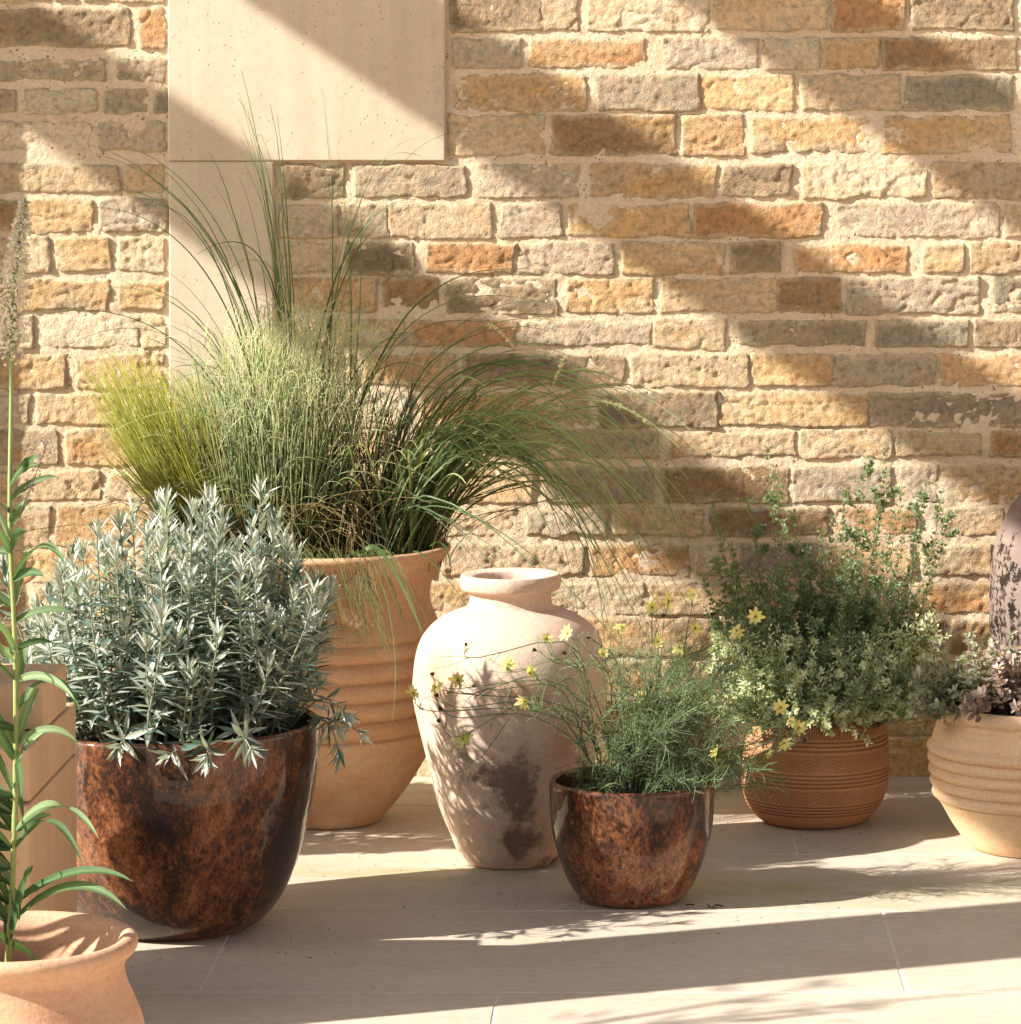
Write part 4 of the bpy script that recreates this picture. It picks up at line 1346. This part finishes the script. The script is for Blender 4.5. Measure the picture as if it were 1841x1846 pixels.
# nursery pot rim just showing inside the small glazed pot
np_ = thing("nursery_pot", (P3.loc[0] - 0.02, P3.loc[1], P3.z(1432) - 0.01), "dull green plastic nursery pot rim inside the small glazed pot", "pot")
pr = [(0.070, -0.03), (0.082, 0.008), (0.084, 0.014), (0.080, 0.015), (0.078, 0.006), (0.068, -0.03)]
V, Fc = lathe(pr, 64, 0.0, 9)
mk("rim", V, Fc, M_PLASTIC, np_, loc=(0, 0, 0))

# ------------------------------------------------------------------ thymes (incised pot)
C5 = np.array([P5.loc[0] + 0.009, P5.loc[1], P5.z(1298)])
def sprigs(acc_s, acc_l, p0, p3, npairs, lsize, colf, t0=0.3, lean=0.35, rs=0.0009, wl=0.42, stemcol=(0.14, 0.12, 0.06), open_=1.0, side=0, twigs=0):
    n = len(p0)
    dv = p3 - p0
    p1 = p0 + dv * np.array([0.45, 0.45, 0.25])
    p2 = p0 + dv * np.array([0.85, 0.85, 0.72]) + RNG.normal(0, 0.006, (n, 3))
    C = bez(p0, p1, p2, p3, 12)
    tubes(acc_s, C, np.linspace(rs, rs * 0.5, 12)[None, :], jit(stemcol, n)[:, None, :], 4)
    if twigs:
        q0, q3 = [], []
        for i in range(n):
            P, T = along(C[i], RNG.uniform(0.3, 0.9, twigs))
            A = perp(T, RNG.uniform(0, 6.28, twigs))
            q0.append(P); q3.append(P + nrm(T + A * RNG.uniform(0.5, 1.3, (twigs, 1))) * RNG.uniform(0.02, 0.055, (twigs, 1)))
        q0 = np.concatenate(q0); q3 = np.concatenate(q3)
        CT = bez(q0, q0 + (q3 - q0) * 0.4, q0 + (q3 - q0) * 0.8 + np.array([0, 0, 0.004]), q3, 12)
        tubes(acc_s, CT, rs * 0.5, np.array(stemcol), 3)
        C = np.concatenate([C, CT])
        npairs = np.array([npairs] * n + [max(5, int(npairs * 0.4))] * (n * twigs))
        n = len(C)
    PP, DD, UU, LL, TT_ = [], [], [], [], []
    for i in range(n):
        k = npairs if np.isscalar(npairs) else int(npairs[i])
        t = np.linspace(t0, 1.0, k) + RNG.normal(0, 0.006, k)
        P, T = along(C[i], t)
        ph = (np.arange(k) % 2) * (math.pi / 2) + RNG.uniform(0, 6.28)
        for s2 in (0, math.pi):
            A = perp(T, ph + s2 + RNG.normal(0, 0.25, k))
            DD.append(nrm(A * open_ + T * RNG.uniform(0.35, 1.0, (k, 1)))); PP.append(P); UU.append(T)
            LL.append(lsize * RNG.uniform(0.6, 1.2, k) * (1.1 - 0.35 * t)); TT_.append(t)
            if side:
                # small leaf tufts in the axils
                for _ in range(side):
                    DD.append(nrm(A * RNG.uniform(0.2, 0.9, (k, 1)) + T + rnd_unit(k) * 0.5)); PP.append(P + A * 0.002); UU.append(nrm(T + rnd_unit(k) * 0.5))
                    LL.append(lsize * RNG.uniform(0.4, 0.8, k)); TT_.append(t)
    P = np.concatenate(PP); D_ = np.concatenate(DD); U = np.concatenate(UU); L = np.concatenate(LL); t = np.concatenate(TT_)
    leafbatch(acc_l, P, D_, U, L, L * wl, colf(len(P), t), RNG.uniform(-0.1, 0.35, len(P)), 4, 0.35, 'oval', 0.1)
    return C

thy = plant("upright_thyme", P5, 1298, "upright bushy dark green thyme with tall sprigs rising from the incised pot", "herb")
a_s, a_l = Acc(), Acc()
n = 230
tx = np.concatenate([RNG.normal(1515, 92, n - 60), RNG.uniform(1270, 1400, 60)])
ty = RNG.uniform(985, 1230, n) + ((tx - 1520) / 200.0) ** 2 * 45
p3 = np.array([W(x, y, P5.D + RNG.normal(0, 0.085)) for x, y in zip(tx, ty)])
p0 = C5 + np.stack([(p3[:, 0] - C5[0]) * 0.28, (p3[:, 1] - C5[1]) * 0.4, np.zeros(n)], -1)
def dark(n_, t):
    return mixc((0.12, 0.17, 0.085), (0.30, 0.37, 0.23), t * RNG.uniform(0, 1, n_)) * RNG.uniform(0.9, 1.6, (n_, 1))
sprigs(a_s, a_l, p0, p3, 20, 0.0115, dark, 0.3, side=1, twigs=4)
TP = [(1383, 806), (1398, 842), (1410, 880), (1597, 812), (1562, 826), (1548, 872), (1600, 850), (1672, 868), (1698, 890), (1706, 940), (1285, 896), (1290, 930), (1352, 905), (1362, 925),
      (1640, 912), (1660, 955), (1520, 905), (1528, 950), (1500, 935), (1610, 925), (1430, 925), (1700, 985), (1655, 1000), (1560, 930), (1320, 985), (1270, 1040), (1295, 1010), (1480, 960), (1585, 900), (1628, 880)]
p3 = np.array([W(x, y, P5.D + RNG.normal(0.02, 0.07)) for x, y in TP])
p0 = C5 + np.stack([(p3[:, 0] - C5[0]) * 0.35, (p3[:, 1] - C5[1]) * 0.4, np.zeros(len(TP))], -1)
sprigs(a_s, a_l, p0, p3, 24, 0.015, lambda n_, t: mixc((0.15, 0.21, 0.10), (0.32, 0.39, 0.22), RNG.uniform(0, 1, n_)), 0.32, side=2, stemcol=(0.24, 0.13, 0.07), twigs=2)
a_s.build("stems", M_STEM, thy)
a_l.build("foliage", M_LEAF, thy)

var = plant("variegated_thyme", P5, 1298, "cream edged pale thyme spilling low over the rim of the incised pot", "herb")
a_s, a_l = Acc(), Acc()
n = 400
tx = np.concatenate([RNG.normal(1480, 115, n - 100), RNG.normal(1590, 60, 100)])
tx = np.clip(tx, 1290, 1690)
ty = RNG.uniform(1125, 1295, n) - np.clip(np.abs(tx - 1470) - 120, 0, 200) * 0.25
dD = RNG.uniform(-0.19, 0.06, n)
p3 = np.array([W(x, y, P5.D + d_) for x, y, d_ in zip(tx, ty, dD)])
p0 = C5 + np.stack([(p3[:, 0] - C5[0]) * 0.5, (p3[:, 1] - C5[1]) * 0.5, np.zeros(n)], -1)
def pale(n_, t):
    return mixc((0.30, 0.40, 0.20), (0.74, 0.76, 0.54), np.clip(0.3 + t * RNG.uniform(0.1, 1.1, n_), 0, 1))
sprigs(a_s, a_l, p0, p3, 15, 0.0125, pale, 0.35, side=1, twigs=2)
HG = [(1430, 1330), (1445, 1312), (1500, 1322), (1520, 1312), (1470, 1300), (1550, 1300), (1405, 1300), (1570, 1290), (1485, 1315)]
p3 = np.array([W(x, y, P5.D - 0.15) for x, y in HG])
p0 = C5 + np.stack([(p3[:, 0] - C5[0]) * 0.6, np.full(len(HG), -0.06), np.full(len(HG), 0.01)], -1)
pm = p3.copy(); 
sprigs(a_s, a_l, p0 + np.array([0, 0, 0.02]), p3, 22, 0.011, pale, 0.25, side=2)
a_s.build("stems", M_STEM, var)
a_l.build("foliage", M_LEAF, var)

# ------------------------------------------------------------------ foliage in the ringed pot
C6 = np.array([P6.loc[0], P6.loc[1], P6.z(1278)])
og = plant("grey_oregano", P6, 1278, "grey green small leaved herb trailing over the left rim of the ringed pot", "herb", loc=tuple(C6 + np.array([-0.09, 0, 0])))
a_s, a_l = Acc(), Acc()
n = 150
tx = RNG.uniform(1640, 1850, n); ty = 1175 + RNG.uniform(0, 90, n) + np.clip(1720 - tx, 0, 90) * RNG.uniform(0, 0.7, n)
tx = np.concatenate([tx, [1655, 1662, 1690, 1745, 1752, 1790, 1822]]); ty = np.concatenate([ty, [1215, 1190, 1160, 1150, 1142, 1160, 1145]])
n = len(tx)
p3 = np.array([W(x, y, P6.D + RNG.uniform(-0.13, 0.12)) for x, y in zip(tx, ty)])
p0 = C6 + np.stack([np.clip((p3[:, 0] - C6[0]) * 0.6, -0.12, 0.1), (p3[:, 1] - C6[1]) * 0.7, np.zeros(n)], -1)
sprigs(a_s, a_l, p0, p3, 9, 0.019, lambda n_, t: mixc((0.20, 0.24, 0.15), (0.55, 0.54, 0.42), t * RNG.uniform(0, 1.1, n_)), 0.35, wl=0.5, side=1)
a_s.build("stems", M_STEM, og); a_l.build("foliage", M_LEAF, og)
pk = plant("purple_sage", P6, 1278, "dusky pink and purple leaved plant filling the ringed pot at the right edge", "plant", loc=tuple(C6))
a_s, a_l = Acc(), Acc()
n = 170
tx = RNG.uniform(1735, 2010, n); ty = 1165 + RNG.uniform(0, 110, n)
p3 = np.array([W(x, y, P6.D + RNG.uniform(-0.17, 0.12)) for x, y in zip(tx, ty)])
p0 = C6 + np.stack([np.clip((p3[:, 0] - C6[0]) * 0.7, -0.13, 0.13), (p3[:, 1] - C6[1]) * 0.7, np.zeros(n)], -1)
sprigs(a_s, a_l, p0, p3, 7, 0.024, lambda n_, t: mixc((0.30, 0.22, 0.20), (0.74, 0.58, 0.53), t * RNG.uniform(0, 1.1, n_)) * RNG.uniform(0.7, 1.1, (n_, 1)), 0.4, wl=0.6, side=1, stemcol=(0.2, 0.06, 0.06))
a_s.build("stems", M_STEM, pk); a_l.build("foliage", M_LEAF, pk)

# ------------------------------------------------------------------ tall stem in the corner pot
tal = plant("tall_flowering_plant", P8, 1780, "tall single stemmed plant with long green leaves and white flower spike at left edge", "plant")
a = Acc()
sp = [W(8, 1840, P8.D), W(26, 1500, P8.D), W(28, 1200, P8.D), W(18, 950, P8.D), W(20, 720, P8.D + 0.02), W(22, 560, P8.D + 0.02), W(36, 430, P8.D + 0.02), W(46, 355, P8.D + 0.03)]
SP = catmull(sp, 10)
mS = len(SP)
tubes(a, SP[None], np.linspace(0.0042, 0.0010, mS)[None, :], mixc((0.30, 0.34, 0.10), (0.22, 0.30, 0.14), np.linspace(0, 1, mS))[None], 8)
a.build("stem", M_STEM, tal)
def atY(py):
    j = np.argmin([abs((CAM_H - p[2]) * F / (p[1] + CAM_D) + VY - py) for p in SP])
    return SP[j]
LV = [(1650, (240, 1590), (1615, 8)), (1655, (228, 1640), (1600, -6)), (1690, (60, 1560), (0, 0)), (1500, (92, 1470), (0, 0)), (1510, (178, 1512), (1470, 0)), (1530, (150, 1560), (1480, 0)),
      (1290, (145, 1285), (1240, 0)), (1330, (70, 1240), (0, 0)), (1240, (135, 1262), (0, 0)), (1180, (98, 1160), (0, 0)), (1115, (130, 1105), (0, 0)), (1040, (118, 1018), (985, 0)), (1055, (80, 1040), (0, 0)),
      (960, (55, 900), (0, 0)), (880, (75, 820), (0, 0)), (875, (68, 840), (0, 0)), (905, (105, 860), (0, 0)), (1450, (-40, 1430), (0, 0)), (1400, (42, 1475), (0, 0)), (1370, (38, 1440), (0, 0)), (1300, (-60, 1330), (0, 0)),
      (1210, (-40, 1160), (0, 0)), (1160, (-50, 1190), (0, 0)), (1090, (-60, 1060), (0, 0)), (1000, (-50, 1010), (0, 0)), (930, (-40, 890), (0, 0)), (1000, (48, 960), (0, 0)), (1600, (35, 1660), (0, 0)), (1560, (-60, 1600), (0, 0)),
      (1380, (78, 1322), (0, 0)), (1710, (70, 1745), (0, 0)), (1700, (-30, 1700), (0, 0)), (1330, (-55, 1250), (0, 0)), (1345, (140, 1340), (1325, 0))]
for _ in range(50):      # unseen leaves added at the left to shade the inside of the pot
    yy0 = RNG.uniform(1430, 1700)
    LV.append((yy0, (RNG.uniform(-480, -120), RNG.uniform(1370, 1600)), (0, 0)))
for _ in range(12):
    yy0 = RNG.uniform(950, 1700)
    LV.append((yy0, (RNG.uniform(-60, 70), yy0 - RNG.uniform(20, 110)), (0, 0)))
for (y0, tipp, arch) in LV:
    p0 = atY(y0)
    dd = RNG.uniform(-0.12, 0.05)
    p3 = W(tipp[0], tipp[1], P8.D + dd)
    v = p3 - p0
    hgt = 0.18 * np.linalg.norm(v) if not arch[0] else abs(arch[0] - min(y0, tipp[1])) * P8.k * 1.5 + 0.01
    p1 = p0 + v * 0.33 + np.array([0, 0, hgt]); p2 = p0 + v * 0.72 + np.array([0, 0, hgt])
    C = bez(p0[None], p1[None], p2[None], p3[None], 14)
    a = Acc()
    T = tangents(C)[0]
    tw = RNG.normal(0, 0.9)
    S = nrm(np.cross(T, np.array([[0.2, -0.6, 0.7]]) + RNG.normal(0, 0.35, (1, 3)) + np.linspace(-1, 1, 14)[:, None] * np.array([[tw * 0.5, tw * 0.4, 0]])))
    U = np.cross(S, T)
    tt = np.linspace(0, 1, 14)
    wd = (0.004 + 0.0080 * RNG.uniform(0.75, 1.1)) * np.clip(np.sin(math.pi * tt ** 0.75) ** 0.7 + 0.16 * (1 - tt), 0.02, 1)
    hw = wd[:, None] * 0.5
    V = np.stack([C[0] - S * hw, C[0] - S * hw * 0.5 - U * hw * 0.25, C[0] - U * hw * 0.45, C[0] + S * hw * 0.5 - U * hw * 0.25, C[0] + S * hw], 1)
    cb = mixc((0.06, 0.115, 0.04), (0.19, 0.27, 0.13), RNG.uniform(0, 1) ** 1.4)
    cc = np.broadcast_to(cb, (14, 5, 3)).copy(); cc[:, 2] = cb * 1.45
    a.add(V.reshape(-1, 3), grid_faces(14, 5), cc.reshape(-1, 3))
    a.build("leaf", M_BIGLEAF, tal)
a = Acc()
n = 1500
t = RNG.uniform(0, 1, n) ** 0.9
yy = 640 - t * 275
P = np.array([atY(y) for y in yy]) + RNG.normal(0, 0.001, (n, 3))
spread = 0.027 * np.clip(1.15 - t, 0.12, 1) * np.where(yy > 590, 0.75, 1)
d = nrm(rnd_unit(n) + np.array([-0.1, 0, 0.25]))
P = P + d * (spread * RNG.uniform(0.5, 1.0, n))[:, None]
leafbatch(a, P, nrm(d + rnd_unit(n) * 0.7), rnd_unit(n), RNG.uniform(0.003, 0.0055, n), 0.0036, jit((0.74, 0.66, 0.64), n, 0.2), 0.1, 4, 0.2, 'oval', 0)
n = 200
yy = RNG.uniform(360, 640, n)
P = np.array([atY(y) for y in yy]); d = rnd_unit(n)
leafbatch(a, P, d, rnd_unit(n), RNG.uniform(0.004, 0.012, n), 0.0018, jit((0.16, 0.2, 0.12), n, 0.2), 0.1, 4, 0.2, 'lance', 0)
a.build("flower_spike", M_PETAL, tal)
a = Acc()
sp2 = bez(atY(960)[None], W(45, 920, P8.D - .03)[None], W(62, 860, P8.D - .04)[None], W(86, 795, P8.D - .05)[None], 12)
tubes(a, sp2, 0.0007, np.array([0.2, 0.16, 0.12]), 4)
n = 60
P, T = along(sp2[0], RNG.uniform(0.35, 1, n)); d = nrm(rnd_unit(n) + T)
leafbatch(a, P + d * RNG.uniform(0.0, 0.009, (n, 1)), d, rnd_unit(n), 0.004, 0.0026, jit((0.22, 0.17, 0.2), n, 0.2), 0.1, 4, 0.2, 'oval', 0)
a.build("faded_spike", M_PETAL, tal)

# ------------------------------------------------------------------ potted olive out of the picture at the left: dapples the near paving
ol = thing("olive_tree", (-2.0, -2.62, 0), "small olive tree standing out of the picture left of the gate pier", "tree")
a = Acc()
tr_ = catmull([(-2.0, -2.62, 0), (-1.99, -2.6, 0.5), (-2.02, -2.62, 1.0), (-2.0, -2.6, 1.25)], 6)
tubes(a, tr_[None], np.linspace(0.032, 0.018, len(tr_))[None, :], np.array([0.22, 0.18, 0.13]), 10)
n = 6
b0 = np.repeat(tr_[-4][None], n, 0); b3 = b0 + np.stack([RNG.uniform(-0.3, 0.3, n), RNG.uniform(-0.22, 0.22, n), RNG.uniform(0.12, 0.6, n)], -1)
B = bez(b0, b0 + np.array([0, 0, 0.1]), (b0 + b3) / 2 + np.array([0, 0, 0.05]), b3, 10)
tubes(a, B, np.linspace(0.011, 0.003, 10)[None, :], np.array([0.22, 0.18, 0.13]), 6)
a.build("trunk", M_STEM, ol)
a = Acc()
for c in B:
    k = 12
    P, T = along(c, RNG.uniform(0.35, 1.0, k))
    d = nrm(T + rnd_unit(k))
    leafbatch(a, P + d * RNG.uniform(0, 0.08, (k, 1)), d, rnd_unit(k), RNG.uniform(0.035, 0.06, k), 0.011, jit((0.16, 0.2, 0.12), k), 0.1, 4, 0.2)
a.build("crown", M_LEAF, ol)

# ------------------------------------------------------------------ unseen shrub in a tub, added at the left to shade the big planter
tub = Pot("shading_tub", 0, 1600, "broad clay tub added unseen on the left, holding the shrub that shades the planter")
tub.o.location = (-1.53, -0.79, 0)
pr = catmull([(0.16, 0.0), (0.20, 0.05), (0.25, 0.22), (0.28, 0.38), (0.30, 0.40), (0.30, 0.43), (0.27, 0.43), (0.26, 0.36), (0.05, 0.36)], 6)
V, Fc = lathe([(0, 0)] + [tuple(q) for q in pr] + [(0, 0.36)], 96, 0.002, 12)
mk("body", V, Fc, M_TERRA, tub.o, loc=(0, 0, 0))
bx = thing("shading_shrub", (-1.53, -0.79, 0.36), "rounded dense green shrub in the clay tub, added unseen to shade the planter", "shrub")
a = Acc()
n = 9000
d = rnd_unit(n)
rad = 0.29 * (1 + 0.10 * fbm(d * 3, 3, 5)) * RNG.uniform(0.72, 1.0, n) ** 0.5
d = d * np.array([1, 1, 1.1])
P = np.array([-1.53, -0.79, 0.72]) + d * rad[:, None]
leafbatch(a, P, nrm(d + rnd_unit(n) * 0.9), rnd_unit(n), 0.026, 0.014, jit((0.07, 0.13, 0.04), n, 0.3), 0.1, 4, 0.3, 'oval')
a.build("foliage", M_LEAF, bx)
a = Acc()
n = 30
d = nrm(rnd_unit(n) + np.array([0, 0, 0.8]))
C = bez(np.repeat(np.array([[-1.53, -0.79, 0.36]]), n, 0), np.array([-1.53, -0.79, 0.45]) + d * 0.03, np.array([-1.53, -0.79, 0.58]) + d * 0.1, np.array([-1.53, -0.79, 0.66]) + d * 0.22, 8)
tubes(a, C, 0.004, np.array([0.14, 0.10, 0.06]), 5)
a.build("stems", M_STEM, bx)

# ------------------------------------------------------------------ litter on the paving
def twig(pix, name, label):
    D_ = floorD(pix[0][1])
    pts = np.array([W(x, y, floorD(y)) + np.array([0, 0, 0.003]) for x, y in pix])
    o = thing(name, tuple(pts[0]), label, "twig")
    a = Acc()
    C = catmull(pts, 5)
    tubes(a, C[None], 0.0012, np.array([0.05, 0.02, 0.012]), 5)
    a.build("twig_stem", M_STEM, o)
twig([(1276, 1634), (1283, 1640), (1292, 1635), (1303, 1637)], "fallen_twig", "tiny dark curled twig on the paving right of the small glazed pot")
twig([(1236, 1635), (1244, 1634), (1252, 1635)], "fallen_twig", "short dark twig on the paving touching the shade of the small glazed pot")

a = Acc()
n = 260
cx = np.array([P3.loc, P4.loc, P2.loc, P1.loc, P5.loc])[RNG.integers(0, 5, n)]
an = RNG.uniform(0, 2 * math.pi, n); rd = RNG.uniform(0.09, 0.42, n)
P = np.stack([cx[:, 0] + rd * np.cos(an), cx[:, 1] - np.abs(rd * np.sin(an)) * 0.8, np.full(n, 0.0012)], -1)
P = P[P[:, 0] > -0.8]
n = len(P)
for _ in range(2):
    leafbatch(a, P, nrm(rnd_unit(n) * np.array([1, 1, 0.3])), nrm(rnd_unit(n) + np.array([0, 0, 1])), RNG.uniform(0.0015, 0.005, n), RNG.uniform(0.001, 0.0022, n), jit((0.09, 0.06, 0.035), n, 0.4), 0.0, 3, 0.5, 'oval', 0)
tag(a.build("soil_crumbs", M_STEM), "scattered tiny crumbs of soil and leaf litter on the paving round the pots", kind="stuff")
